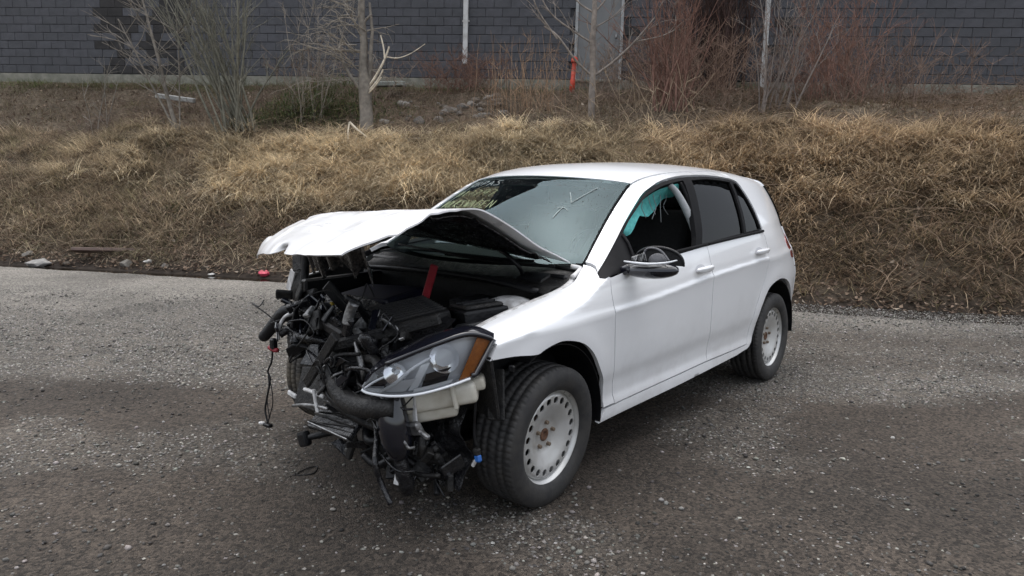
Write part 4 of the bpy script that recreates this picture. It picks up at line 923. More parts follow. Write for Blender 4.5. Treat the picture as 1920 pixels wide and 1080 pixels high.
# smashed cooling pack and pipes
rad = part('radiator', (.035,.62,.36), (.44,-.02,.50), M['dirty_black'], car, rot=(R(4),R(-18),R(-10)), bevel=.008)
con = part('condenser', (.022,.34,.19), (.565,.17,.395), M['wet_black'], car, rot=(R(10),R(-50),R(-14)), bevel=.004)
for i in range(13): part('fin', (.028,.33,.004), (.004,0,-.09+i*.015), M['alloy'] if i%4 == 0 else M['dirty_black'], con, rot=(R(rE.uniform(-7,7)),R(rE.uniform(-20,20)),R(rE.uniform(-4,4))))
tube('condenser_tank', [(.60,.30,.46),(.585,.31,.39),(.565,.30,.325)], .022, M['alloy'], car, 8)
tube('condenser_pipe', [(.58,-.16,.37),(.60,-.06,.40),(.62,.06,.425),(.63,.16,.435)], .008, M['alloy'], car, 6)
tube('condenser_pipe', [(.60,-.04,.475),(.615,.05,.48),(.62,.12,.475)], .009, M['white_part'], car, 6)
part('condenser_bracket', (.012,.018,.10), (.625,.07,.45), M['white_part'], car, rot=(R(14),0,0), bevel=.003)
part('condenser_bracket', (.014,.06,.022), (.575,-.17,.42), M['white_part'], car, rot=(R(-12),0,0), bevel=.004)
tube('intercooler_hose', [(.60,.19,.70),(.63,.20,.63),(.655,.245,.565),(.675,.33,.525),(.69,.43,.52),(.69,.54,.535),(.67,.62,.545)], [.028,.034,.038,.042,.044,.044,.038], M['dirty_black'], car, 14)
tube('hose_band', [(.655,.215,.545),(.675,.255,.60),(.645,.285,.62)], .006, M['alloy'], car, 6)
part('support_strut', (.018,.042,.34), (.68,.185,.655), M['dirty_black'], car, rot=(R(-44),R(6),0), bevel=.004)
tube('bent_blade', [(.62,.33,.745),(.63,.365,.70),(.635,.395,.645),(.63,.385,.60)], [.004,.012,.014,.006], M['alloy'], car, 8)
tube('torn_rod', [(.615,.325,.90),(.62,.305,.865),(.62,.29,.815)], [.022,.020,.024], M['alloy'], car, 8)
part('torn_rod_end', (.035,.045,.10), (.615,.285,.80), M['wet_black'], car, rot=(R(-24),R(8),0), bevel=.012)
# low hanging bracket and tow eye
tube('hanging_duct', [(.645,.57,.58),(.655,.59,.48),(.645,.60,.40),(.63,.595,.34)], [.05,.062,.06,.035], M['gloss_black'], car, 12)
tube('hanging_duct', [(.63,.595,.345),(.62,.60,.28),(.60,.595,.22),(.585,.59,.175)], [.026,.032,.036,.022], M['wet_black'], car, 10)
part('hanging_tag', (.006,.022,.042), (.640,.588,.245), M['white_part'], car, rot=(R(-10),0,R(20)), bevel=.002)
tube('splash_edge', [(.66,.60,.42),(.66,.645,.425),(.65,.665,.395),(.64,.69,.40)], .007, M['alloy'], car, 6)
part('alloy_bracket', (.03,.055,.055), (.60,.655,.455), M['alloy'], car, rot=(R(16),R(20),R(10)), bevel=.008)
part('alloy_bracket', (.02,.08,.02), (.60,.685,.445), M['alloy'], car, rot=(R(-18),0,0), bevel=.005)
part('support_tab', (.008,.022,.15), (.60,.645,.545), M['white_part'], car, rot=(R(2),R(4),0), bevel=.002)
tube('chain_of_clips', [(.58,.665,.42),(.585,.672,.38),(.58,.668,.34)], [.014,.018,.012], M['dirty_black'], car, 6)
tube('underbar', [(.55,.55,.255),(.56,.62,.25),(.54,.72,.265)], .009, M['dirty_black'], car, 6)
tube('lower_link', [(.45,.10,.30),(.56,.0,.265),(.60,-.05,.25)], [.020,.016,.014], M['black'], car, 8)
part('link_bush', (.04,.06,.07), (.60,-.055,.245), M['black'], car, rot=(R(20),0,0), bevel=.015, seg=2)
tube('lower_rail', [(.55,.28,.36),(.57,.24,.30),(.58,.21,.245)], .012, M['alloy'], car, 6)
part('lower_scrap', (.02,.035,.14), (.58,.25,.285), M['dirty_black'], car, rot=(R(-24),0,0), bevel=.005)
part('subframe', (.36,.92,.10), (.06,0,.26), M['black'], car, bevel=.03, seg=2)
tube('wishbone', [(.05,.40,.24),(.02,.58,.22),(.0,.70,.24)], .028, M['black'], car)
tube('wishbone', [(-.05,-.40,.24),(-.10,-.58,.22),(-.14,-.70,.24)], .028, M['black'], car)
tube('damper', [(-.02,.62,.30),(-.06,.58,.62),(-.09,.55,.84)], .028, M['black'], car)
part('bumper_beam_stub', (.07,.34,.12), (.56,.42,.62), M['black'], car, rot=(0,R(8),R(18)), bevel=.02, seg=2)
part('crash_can', (.16,.11,.14), (.50,.52,.62), M['black'], car, rot=(0,R(-8),R(10)), bevel=.015)
for i in range(34):
    y = rE.uniform(.12,.56); z = .60-.18*(y-.12)+rE.uniform(-.05,.10); x = rE.uniform(.655,.705)-.10*max(0,.30-y)
    if i%2: part('plastic_shard', (rE.uniform(.005,.02),rE.uniform(.02,.09),rE.uniform(.01,.06)), (x,y,z), M[rE.choice(['black','wet_black','dirty_black','gloss_black'])], car, rot=(rE.uniform(-1.2,1.2),rE.uniform(-1,1),rE.uniform(-1.5,1.5)), bevel=.003, taper=(rE.uniform(.3,1),rE.uniform(.3,1)))
    else: tube('wire', [(x,y,z),(x+.02,y+rE.uniform(.02,.08),z+rE.uniform(-.05,.05)),(x+.0,y+rE.uniform(.05,.14),z+rE.uniform(-.10,.06)),(x-.04,y+rE.uniform(.05,.16),z+rE.uniform(-.10,.06))], rE.choice([.003,.005,.008]), M[rE.choice(['black','dirty_black','wet_black'])], car, 5, 5)
# washer bottle
wb = part('washer_bottle', (.13,.31,.085), (.50,.675,.572), M['reservoir'], car, rot=(R(12),R(6),R(38)), bevel=.022, seg=3, smooth=True)
part('bottle_foot', (.10,.20,.07), (-.005,-.035,-.055), M['reservoir'], wb, bevel=.018, seg=3, smooth=True); part('bottle_rib', (.165,.016,.095), (.0,.07,.002), M['reservoir'], wb, bevel=.006, seg=2)
part('bottle_ear', (.08,.05,.05), (.0,.165,.02), M['reservoir'], wb, bevel=.014, seg=2, smooth=True)
cb = tube('sensor_cable', [(.43,.80,.61),(.44,.815,.56),(.435,.805,.48),(.43,.80,.41),(.425,.805,.375)], .006, M['black'], car, 6)
part('sensor_plug', (.025,.03,.03), (.425,.808,.35), M['dirty_black'], cb, bevel=.006); part('sensor_plug', (.022,.028,.03), (.425,.815,.325), M['blue'], cb, rot=(R(15),0,0), bevel=.006)
part('plug_tip', (.012,.014,.035), (.425,.795,.30), M['white_part'], cb, rot=(R(-30),0,0), bevel=.003)
# crushed front sheet filling the bay behind the loose parts
cy_, cz_ = np.meshgrid(np.linspace(-.50,.56,46), np.linspace(.34,.82,30), indexing='ij')
cx_ = .40+.10*(fbm(cy_*6+2, cz_*6, 3)-.5)+.05*(np.abs(fbm(cy_*13, cz_*11, 2)-.5))-.25*(cz_-.55)**2+.10*sstep(-.2,.4,cy_)-.22*sstep(.70,.84,cz_)
cy_ = np.maximum(cy_, -.42+.52*np.clip((.68-cz_)/.14,0,1)+.02*fbm(cz_*30,cy_*9,2))
grid_part('crushed_shroud', np.stack([cx_, cy_, cz_], -1), M['wet_black'], car, thick=.004)
part('lower_crossmember', (.10,.86,.10), (.36,.22,.30), M['dirty_black'], car, rot=(R(-4),R(10),R(-6)), bevel=.02, seg=2)
cy_, cz_ = np.meshgrid(np.linspace(.12,.74,34), np.linspace(.17,.52,20), indexing='ij')
cx_ = .40+.14*(fbm(cy_*7+12, cz_*7, 3)-.5)+.12*(.52-cz_)+.05*np.abs(fbm(cy_*15, cz_*13, 2)-.5)
cz_ = cz_+.10*(fbm(cy_*9, cy_*0+4, 3)-.45)*(cz_ < .30)
grid_part('torn_undertray', np.stack([cx_, cy_, cz_], -1), M['wet_black'], car, thick=.004)
for i in range(60):
    z = rE.uniform(.20,.52); y = rE.uniform(.14,.72 if z < .40 else .50)
    if i%3 == 0:
        pts = [(rE.uniform(.44,.58),y,z)]
        for _ in range(3): pts.append((pts[-1][0]+rE.uniform(-.04,.04), pts[-1][1]+rE.uniform(-.10,.10), max(pts[-1][2]+rE.uniform(-.09,.05),.16)))
        tube('hose' if i%2 else 'wire', pts, rE.choice([.012,.016]) if i%2 else .004, M[rE.choice(['black','wet_black','dirty_black'])], car, 6, 5)
    else: part('broken_bracket', (rE.uniform(.008,.03),rE.uniform(.03,.12),rE.uniform(.02,.10)), (rE.uniform(.44,.58),y,z), M[rE.choice(['black','gloss_black','dirty_black','wet_black'])], car, rot=(rE.uniform(-1.2,1.2),rE.uniform(-1,1),rE.uniform(-1.5,1.5)), bevel=.004, taper=(rE.uniform(.3,1),rE.uniform(.3,1)))
# random hoses, wires, brackets and broken plastic through the bay
for i in range(70):
    x = rE.uniform(.36,.62); z = rE.uniform(.42,.84); y = rE.uniform(-.36+.46*min(max((.70-z)/.14,0),1),.45)
    pts = [(x,y,z)]
    for _ in range(4): pts.append((pts[-1][0]+rE.uniform(-.06,.06), pts[-1][1]+rE.uniform(-.07,.13), pts[-1][2]+rE.uniform(-.09,.06)))
    tube('hose' if i%3 == 0 else 'wire', pts, rE.choice([.012,.016,.02]) if i%3 == 0 else rE.choice([.003,.004,.005]), M[rE.choice(['black','wet_black','dirty_black'])], car, 6, 5)
for i in range(150):
    x = rE.uniform(.38,.60); z = rE.uniform(.40,.82); y = rE.uniform(-.36+.48*min(max((.70-z)/.14,0),1),.46)
    m_ = M[rE.choice(['black','wet_black','dirty_black','dirty_black','gloss_black','gloss_black','black','black','wet_black','gloss_black','alloy'])]
    part('broken_bracket' if i%2 else 'plastic_shard', (rE.uniform(.008,.03),rE.uniform(.03,.13),rE.uniform(.02,.10)), (x,y,z), m_, car, rot=(rE.uniform(-1.2,1.2),rE.uniform(-1,1),rE.uniform(-1.5,1.5)), bevel=.004, taper=(rE.uniform(.3,1),rE.uniform(.3,1)))
for i in range(14):
    part('plastic_shard', (rE.uniform(.01,.03),rE.uniform(.04,.16),rE.uniform(.03,.08)), (rE.uniform(.30,.50),rE.uniform(-.45,-.12),rE.uniform(.66,.84)), M[rE.choice(['black','gloss_black','dirty_black'])], car, rot=(rE.uniform(-1,1),rE.uniform(-.6,.6),rE.uniform(-1,1)), bevel=.005)

# ------------------------------------------------------------------ growth on the bank
def blades(name, s, t, z, az, lean, length, width, curl, colr, mat_, label=None, cat=None):
    """narrow curved ribbons: az heading in the yard frame, lean from upright, curl bends them over"""
    n = len(s); B = yard(s, t, z)
    dirh = np.cos(az)[:,None]*AX_S[None]+np.sin(az)[:,None]*AX_T[None]; D = np.concatenate([dirh, np.zeros((n,1))],1); Zv = np.array([0,0,1.])
    side = np.stack([-D[:,1], D[:,0], np.zeros(n)],1)
    ks = np.array([0,.35,.7,1.]); V = np.zeros((n,7,3))
    for i, k in enumerate(ks):
        th = lean+curl*k
        # integrate roughly: mean angle up to k
        tm = lean+curl*k*.5
        c = B+length[:,None]*k*(np.sin(tm)[:,None]*D+np.cos(tm)[:,None]*Zv)
        w = width[:,None]*(1-.75*k)*.5
        if i < 3: V[:,2*i] = c-side*w; V[:,2*i+1] = c+side*w
        else: V[:,6] = c
    tri = np.array([(0,1,2),(1,3,2),(2,3,4),(3,5,4),(4,5,6)])
    F = (tri[None]+np.arange(n)[:,None,None]*7).reshape(-1,3)
    o = link(name, mesh_np(name, V.reshape(-1,3), F, True, np.repeat(colr[:,None],7,1).reshape(-1,3)), mat_, kind='stuff')
    if label: tag(o, label, cat)
    return o
M['straw'] = vcol_mat('dry_grass', .8, .3, trans=.35, var=.25, scale=9)
M['leaf'] = vcol_mat('dead_leaf', .85, .25, trans=.2, var=.3, scale=25)
M['twig'] = vcol_mat('bare_twig', .85, .25, var=.3, scale=12)
rg = np.random.RandomState(11)
def straw_zone(s, d):
    """how much long pale straw grows at distance d up the bank"""
    c = 1.1*np.exp(-((d-2.65)/.80)**2)*sstep(-5.6,-4.0,s)*(1-.6*sstep(.4,2.0,s))+.22*np.exp(-((d-2.9)/.6)**2)*sstep(1,3,s)+.20*np.exp(-((d-2.8)/.6)**2)*(s < -4.5)
    return np.clip(c*(-.15+2.1*fbm(s*1.3+2, d*1.5, 3)), 0, 1)
# tufts: each tuft one colour, its blades fanning out and laid downhill
def tufts(n, srange, drange, accept, nb, lmin, lmax, colf, name, label, cat, width=(.004,.009), lean=(.3,1.2), curl=(.5,1.3), down=.75, spread=.07, lift=-.02):
    s = rg.uniform(*srange, n*3); d = rg.uniform(*drange, n*3); ok = rg.rand(n*3) < accept(s, d); s, d = s[ok][:n], d[ok][:n]; n = len(s)
    L_ = rg.uniform(lmin, lmax, n); c = colf(s, d, n); head = -np.pi/2+rg.normal(0,.8,n)
    S = np.repeat(s, nb)+rg.normal(0,spread,n*nb); Dd = np.repeat(d, nb)+rg.normal(0,spread,n*nb); T = toe_t(S)+Dd
    az = np.where(rg.rand(n*nb) < down, np.repeat(head, nb)+rg.normal(0,.55,n*nb), rg.uniform(0,2*np.pi,n*nb))
    ln = np.repeat(L_, nb)*rg.uniform(.55,1.15,n*nb)
    col_ = np.repeat(c, nb, 0)*rg.uniform(.6,1.3,(n*nb,1))
    return blades(name, S, T, bank_z(S,T)+lift, az, rg.uniform(*lean,n*nb), ln, rg.uniform(*width,n*nb), rg.uniform(*curl,n*nb), col_, M['straw'], label, cat)
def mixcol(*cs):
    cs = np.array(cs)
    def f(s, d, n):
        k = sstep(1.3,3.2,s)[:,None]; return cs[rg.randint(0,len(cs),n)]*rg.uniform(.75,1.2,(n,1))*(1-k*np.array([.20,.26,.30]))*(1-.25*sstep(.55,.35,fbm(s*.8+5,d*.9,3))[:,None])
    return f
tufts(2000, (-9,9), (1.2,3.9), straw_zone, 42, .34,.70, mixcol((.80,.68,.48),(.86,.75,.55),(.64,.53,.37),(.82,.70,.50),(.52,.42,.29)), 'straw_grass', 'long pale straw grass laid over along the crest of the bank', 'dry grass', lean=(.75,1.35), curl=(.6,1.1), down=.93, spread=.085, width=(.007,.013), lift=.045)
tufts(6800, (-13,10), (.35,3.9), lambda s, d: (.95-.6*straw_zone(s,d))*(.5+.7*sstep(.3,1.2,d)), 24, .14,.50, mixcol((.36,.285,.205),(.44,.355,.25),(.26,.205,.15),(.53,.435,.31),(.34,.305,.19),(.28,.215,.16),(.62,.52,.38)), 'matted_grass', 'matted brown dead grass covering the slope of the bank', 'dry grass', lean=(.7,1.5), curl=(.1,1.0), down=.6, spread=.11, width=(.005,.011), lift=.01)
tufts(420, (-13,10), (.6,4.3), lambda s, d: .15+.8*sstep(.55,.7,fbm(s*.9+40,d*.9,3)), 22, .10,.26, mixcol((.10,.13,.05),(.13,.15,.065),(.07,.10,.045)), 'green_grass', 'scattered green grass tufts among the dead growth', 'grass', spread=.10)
# behind the crest up to the wall
def upper(s, d): return np.clip(.75-.4*sstep(6,9,d), 0, 1)
tufts(4200, (-14,12), (3.7,9.2), lambda s, d: (toe_t(s)+d < wall_t(s)-.3)*.8, 20, .12,.34, mixcol((.20,.155,.115),(.26,.205,.15),(.16,.12,.095),(.34,.27,.19),(.20,.18,.105)), 'upper_grass', 'rough brown grass between the crest and the wall', 'dry grass', lean=(.2,1.2), down=.3, spread=.16)
tufts(900, (-15,12), (5.5,9.8), lambda s, d: (np.abs(toe_t(s)+d-wall_t(s)+.42) < .38)*1., 26, .12,.30, mixcol((.13,.18,.055),(.17,.20,.07),(.17,.17,.075)), 'wall_foot_grass', 'mossy green grass along the foot of the wall', 'grass', lean=(.1,.9), down=.2, spread=.14)
# leaf litter
def leaves(n, srange, drange, accept, name, label):
    s = rg.uniform(*srange,n*3); d = rg.uniform(*drange,n*3); ok = rg.rand(n*3) < accept(s,d); s, d = s[ok][:n], d[ok][:n]; n = len(s)
    T = toe_t(s)+d; B = yard(s, T, bank_z(s,T)+rg.uniform(.005,.06,n)); sz = rg.uniform(.018,.045,n)
    ax_ = rg.normal(0,1,(n,3)); ax_[:,2] *= .5; ax_ /= np.linalg.norm(ax_,axis=1)[:,None]; up_ = rg.normal(0,.5,(n,3))+[0,0,1.]
    bx = np.cross(up_, ax_); bx /= np.linalg.norm(bx,axis=1)[:,None]; nz = np.cross(ax_, bx)
    sh = np.array([(-1,0,.25),(-.2,.55,.0),(.9,.1,.3),(-.1,-.55,.05),(0,0,-.12)])
    V = B[:,None]+sz[:,None,None]*(sh[None,:,0:1]*ax_[:,None]+sh[None,:,1:2]*bx[:,None]+sh[None,:,2:3]*nz[:,None])
    F = (np.array([(0,3,4),(3,2,4),(2,1,4),(1,0,4)])[None]+np.arange(n)[:,None,None]*5).reshape(-1,3)
    pal = np.array([(.20,.145,.105),(.15,.105,.078),(.27,.20,.15),(.10,.07,.055),(.36,.30,.24)]); c = pal[rg.choice(5,n,p=[.3,.3,.18,.17,.05])]*rg.uniform(.7,1.25,(n,1))
    tag(link(name, mesh_np(name, V.reshape(-1,3), F, False, np.repeat(c[:,None],5,1).reshape(-1,3)), M['leaf'], kind='stuff'), label, 'leaves')
leaves(16000, (-13,10), (.05,4.4), lambda s, d: np.clip(1.2-.45*d,.08,1)*(.35+.9*fbm(s*1.2,d*1.4,3)), 'leaf_litter', 'brown fallen leaves matted over the lower bank')
leaves(9000, (-13,11), (3.8,9), lambda s, d: (toe_t(s)+d < wall_t(s)-.2)*.5, 'upper_leaf_litter', 'brown fallen leaves scattered below the wall')

# ---- bare twigs: polylines with radii, gathered per plant
def wander(rnd, p, d, length, r0, r1, n=6, wob=.18, sag=0.):
    pts = [np.array(p, float)]; d = np.array(d, float); d /= np.linalg.norm(d); step = length/n
    for i in range(n):
        d = d+np.array([rnd.gauss(0,wob),rnd.gauss(0,wob),rnd.gauss(0,wob)*.6-sag]); d /= np.linalg.norm(d); pts.append(pts[-1]+d*step)
    return np.array(pts), np.linspace(r0, r1, n+1)
def grow(rnd, p, d, length, r, depth, out, kids=(3,5), spread=.8, ratio=.62, lift=.25, wob=.14, sag=0.):
    pts, rr = wander(rnd, p, d, length, r*1.2, r*.6, 6, wob, sag); out.append((pts, rr))
    if depth <= 0: return
    for _ in range(rnd.randint(*kids)):
        k = rnd.uniform(.25,1.); i = min(int(k*6), 5); q = pts[i]+(pts[i+1]-pts[i])*(k*6-i)
        dd = (pts[i+1]-pts[i])/np.linalg.norm(pts[i+1]-pts[i]); side = np.array([rnd.gauss(0,1),rnd.gauss(0,1),rnd.gauss(0,.6)]); side -= dd*(side@dd); side /= np.linalg.norm(side)+1e-9
        nd_ = dd+side*spread+np.array([0,0,lift]); grow(rnd, q, nd_, length*ratio*rnd.uniform(.7,1.1), max(r*.5*rnd.uniform(.8,1.1),.0022), depth-1, out, kids, spread, ratio, lift, wob, sag)
AS3 = np.append(AX_S,0); AT3 = np.append(AX_T,0); UZ = np.array([0,0,1.])
def vec(a, b, c): return a*AS3+b*AT3+c*UZ
def plant(name, label, cat, s, t, thick, fine, bark, group=None, trunk_name='trunk', crown_name='crown', bark2=None):
    base = yard(s, t, float(bank_z(s,t))); e = empty(name, base); tag(e, label, cat, group)
    jobs = [(crown_name, fine, 4, bark2 or bark, 'stuff')]
    if trunk_name == 'stem' and max(r[0] for _, r in thick) > .011: jobs += [('stem', [q], 5, bark, None) for q in thick]
    else: jobs.append((trunk_name, thick, 8 if trunk_name == 'trunk' else 4, bark, 'stuff' if trunk_name == 'stem' else None))
    for nm, paths, sides, bk, kd in jobs:
        if not paths: continue
        V, F = tubes(paths, sides); rr = np.random.RandomState(len(V)%997)
        c = np.repeat(np.array(bk)[None], len(V), 0)*(.75+.5*fbm(V[:,2]*3, V[:,0]*5+V[:,1]*3, 2))[:,None]
        o = link(nm, mesh_np(nm, V-base*0, F, True, c), M['twig'], e, kd)
    return e
grey_bark = (.20,.18,.155); pale_cut = (.58,.52,.42); red_bark = (.20,.115,.09); brown_bark = (.15,.11,.09); olive_bark = (.155,.15,.12)
# pruned old tree
rnd = random.Random(5); th = []; fi_ = []; cut = []
th.append((np.array([vec(0,0,-.15),vec(.01,0,.3),vec(-.01,.02,.6),vec(.0,0,.85),vec(-.04,.03,1.2),vec(-.02,.05,1.6),vec(-.06,.04,2.1),vec(-.03,0,2.7),vec(.03,0,3.3)]), np.array([.15,.12,.115,.13,.078,.07,.064,.055,.045])))
th.append((np.array([vec(.06,.02,.75),vec(.10,.0,1.1),vec(.11,0,1.45),vec(.14,.02,1.8),vec(.10,0,2.3)]), np.array([.05,.04,.035,.028,.02])))
for pts, r in (([(.04,-.04,.78),(.22,-.1,1.02),(.38,-.12,1.30),(.47,-.14,1.52)],.026),([(.38,-.12,1.30),(.36,-.1,1.5),(.31,-.1,1.72)],.018),([(.06,-.05,.74),(.24,-.12,.92),(.36,-.16,1.12)],.02),([(.06,-.05,.70),(.2,-.14,.82),(.33,-.18,.98)],.018),([(.42,-.12,1.34),(.62,-.14,1.32),(.86,-.16,1.40),(1.12,-.2,1.56)],.011)):
    cut.append((catmull(np.array([vec(*q) for q in pts]),4), np.linspace(r,r*.6,(len(pts)-1)*4+1)))
for pts, r in (([(-.04,0,.72),(-.22,-.05,.95),(-.36,-.05,1.20),(-.45,-.02,1.5),(-.38,0,1.72)],.035),([(-.03,.02,1.7),(.0,0,1.95),(.14,0,2.1)],.03)):
    th.append((catmull(np.array([vec(*q) for q in pts]),4), np.linspace(r,r*.6,(len(pts)-1)*4+1)))
for i in range(30):
    z0 = rnd.uniform(.7,2.4); grow(rnd, vec(rnd.uniform(-.25,.05),0,z0), vec(-1+rnd.uniform(-.2,.7),rnd.uniform(-.5,.5),rnd.uniform(-.1,.8)), rnd.uniform(.5,1.1), .009, 2, fi_, (2,4), .8, .62, -.05, .2, .05)
for i in range(8): grow(rnd, vec(.05,0,rnd.uniform(.7,2.2)), vec(1,rnd.uniform(-.5,.5),rnd.uniform(-.1,.6)), rnd.uniform(.3,.8), .007, 1, fi_, (2,4), .8, .6, -.1, .2, .06)
e = plant('bare_tree', 'gnarled bare tree with pale sawn limbs beside the broken slab', 'tree', -2.72, 14.0, th, fi_, grey_bark, bark2=(.24,.215,.18))
V, F = tubes(cut, 7); link('sawn_limb', mesh_np('sawn_limb', V, F, True, np.repeat(np.array(pale_cut)[None],len(V),0)), M['twig'], e)
# slender young tree by the door
rnd = random.Random(9); th = []; fi_ = []
th.append((np.array([vec(0,0,-.1),vec(.0,0,.4),vec(.01,0,.8),vec(-.01,.0,1.3),vec(.01,0,1.8),vec(-.01,0,2.4),vec(.0,0,3.2)]), np.array([.062,.058,.055,.05,.042,.03,.012])))
for pts, r in (([(0,0,.70),(-.3,-.1,.95),(-.62,-.1,1.35),(-.85,-.1,1.50)],.024),([(-.62,-.1,1.30),(-.95,-.1,1.75),(-1.08,-.1,2.1)],.016),([(.01,0,.70),(.35,.1,.95),(.72,.1,1.30),(1.05,.1,1.7)],.024),([(.72,.1,1.30),(1.15,.15,1.40),(1.4,.15,1.5)],.012),([(-.01,0,1.25),(-.3,0,1.42),(-.75,0,1.75),(-1.0,0,2.2)],.018),([(0,0,1.75),(-.3,0,1.95),(-.5,0,2.4)],.018),([(0,0,1.75),(.2,0,1.98),(.38,0,2.4)],.018),([(0,0,1.5),(.35,.1,1.72),(.6,.1,2.0)],.012)):
    P = catmull(np.array([vec(*q) for q in pts]),4); th.append((P, np.linspace(r,r*.5,len(P))))
    for _ in range(5):
        k = rnd.randint(3,len(P)-1); grow(rnd, P[k], (P[k]-P[k-1])/np.linalg.norm(P[k]-P[k-1])+vec(rnd.uniform(-.8,.8),rnd.uniform(-.5,.5),.5), rnd.uniform(.3,.6), .006, 1, fi_, (2,4))
plant('bare_tree', 'slender bare young tree with upswept branches in front of the grey door', 'tree', 1.34, 13.2, th, fi_, (.23,.20,.175))
# many-stemmed thicket
rnd = random.Random(2); th = []; fi_ = []
for i in range(34):
    a_ = rnd.gauss(-.30,.30); L_ = rnd.uniform(2.2,3.6); pts, rr = wander(rnd, vec(rnd.gauss(0,.16),rnd.gauss(0,.2),-.05), vec(a_,rnd.gauss(0,.15),1), L_, rnd.uniform(.012,.028), .006, 8, .035); th.append((pts, rr))
    for _ in range(5):
        k = rnd.randint(2,7); grow(rnd, pts[k], pts[k+1]-pts[k]+vec(rnd.uniform(-.25,.25),rnd.uniform(-.2,.2),.1), rnd.uniform(.4,.9), .006, 1, fi_, (2,4), .5, .6, .3)
plant('sapling_clump', 'clump of tall grey-green bare saplings fanning out from one root', 'shrub', -5.15, 14.3, th, fi_, olive_bark, trunk_name='stem', crown_name='twigs')
rnd = random.Random(6); th = []; fi_ = []
for (a_, L_, r) in ((-.22,3.2,.045),(-.45,2.4,.022),(.05,2.2,.018)):
    pts, rr = wander(rnd, vec(0,0,-.05), vec(a_,.05,1), L_, r, .012, 8, .04); th.append((pts, rr))
    for _ in range(12):
        k = rnd.randint(2,7); grow(rnd, pts[k], pts[k+1]-pts[k]+vec(rnd.choice((-1,1))*.35,rnd.uniform(-.2,.2),.0), rnd.uniform(.5,1.1), .008, 1, fi_, (2,4), .5)
plant('sapling', 'leaning bare grey sapling against the stained block wall', 'tree', -6.35, 14.4, th, fi_, grey_bark)
# red-brown shrubs and others: (label, s, t, stems, height, spread, bark, seed, fine)
def shrub(label, s, t, n, h, sp, bark, seed, fine=5, r=(.006,.014), dx=0., name='bare_shrub', root=.22):
    rnd = random.Random(seed); th = []; fi_ = []
    for i in range(n):
        pts, rr = wander(rnd, vec(rnd.gauss(0,root),rnd.gauss(0,root),-.05), vec(rnd.gauss(dx,sp),rnd.gauss(0,sp*.6),1), h*rnd.uniform(.6,1.1), rnd.uniform(*r), .003, 7, .07); th.append((pts, rr))
        for _ in range(fine):
            k = rnd.randint(1,6); grow(rnd, pts[k], pts[k+1]-pts[k]+vec(rnd.uniform(-.4,.4),rnd.uniform(-.3,.3),.1), rnd.uniform(.25,.6)*h/2.2, .004, 1, fi_, (2,4), .55)
    return plant(name, label, 'shrub', s, t, th, fi_, bark, trunk_name='stem', crown_name='twigs')
shrub('wide red-brown bare shrub spreading in front of the dark vine', 2.75, 13.6, 34, 2.6, .30, red_bark, 31, 7, (.007,.018))
shrub('dense dark vine thicket climbing the block wall', 4.55, 17.4, 60, 3.6, .10, (.060,.036,.030), 32, 12, (.012,.03), name='wall_vine', root=.42)
shrub('bare shrub with pale grey forked stems near the white downpipe', 4.75, 13.9, 14, 2.6, .30, (.20,.17,.15), 33, 6, (.008,.022))
shrub('reddish fine-twigged shrub in front of the plain block wall', 6.2, 14.6, 46, 2.3, .26, (.22,.125,.095), 34, 6, (.004,.009), root=.4)
shrub('tangled brown bush around the foot of the shorter downpipe', -1.1, 17.5, 70, 1.15, .40, (.17,.10,.075), 35, 8, (.004,.010), root=.5)
shrub('stand of upright rusty dead stalks left of the young tree', .15, 14.4, 60, 1.5, .07, (.32,.215,.14), 36, 1, (.004,.007), root=.42)
shrub('low dark sapling leaning by the wall foot', 7.75, 15.6, 7, 1.5, .32, (.10,.08,.07), 37, 6, (.006,.014))
shrub('small dark bare bush at the right end of the wall', 10.6, 15.9, 9, 1.2, .35, (.10,.08,.07), 38, 6, (.005,.01))
shrub('thin bare sapling with few twigs before the left end of the wall', -8.5, 15.5, 4, 1.9, .2, (.25,.23,.20), 39, 4, (.006,.012))
shrub('upright brown sapling pair between tree and saplings', -4.0, 15.0, 10, 2.6, .14, (.23,.20,.165), 40, 5, (.006,.014))
shrub('sparse dead weed stalks at the foot of the young tree', 2.1, 13.0, 22, 1.0, .3, (.30,.235,.165), 41, 2, (.003,.006), root=.5)
# bramble tangles
shrub('hazy brown thicket between the red shrub and the forked shrub', 3.7, 14.8, 60, 1.7, .30, (.20,.135,.10), 61, 7, (.004,.009), root=.5)
shrub('low brown twiggy thicket right of the reddish shrub', 7.1, 14.4, 50, 1.3, .35, (.19,.135,.105), 62, 6, (.004,.008), root=.6)
shrub('grey-brown twiggy thicket left of the red shrub', 1.9, 14.9, 40, 1.3, .35, (.19,.145,.115), 63, 6, (.004,.008), root=.5)
shrub('fine brown brush left of the pruned tree below the wall', -3.6, 16.3, 50, 1.2, .32, (.18,.135,.105), 64, 6, (.004,.008), root=.7)
shrub('tangled brown brush between the door and the dark vine', 3.0, 16.2, 60, 1.5, .30, (.17,.115,.09), 65, 7, (.004,.009), root=.6)
shrub('brown twiggy brush right of the long downpipe', 6.6, 15.8, 60, 1.6, .30, (.18,.12,.095), 66, 7, (.004,.009), root=.7)
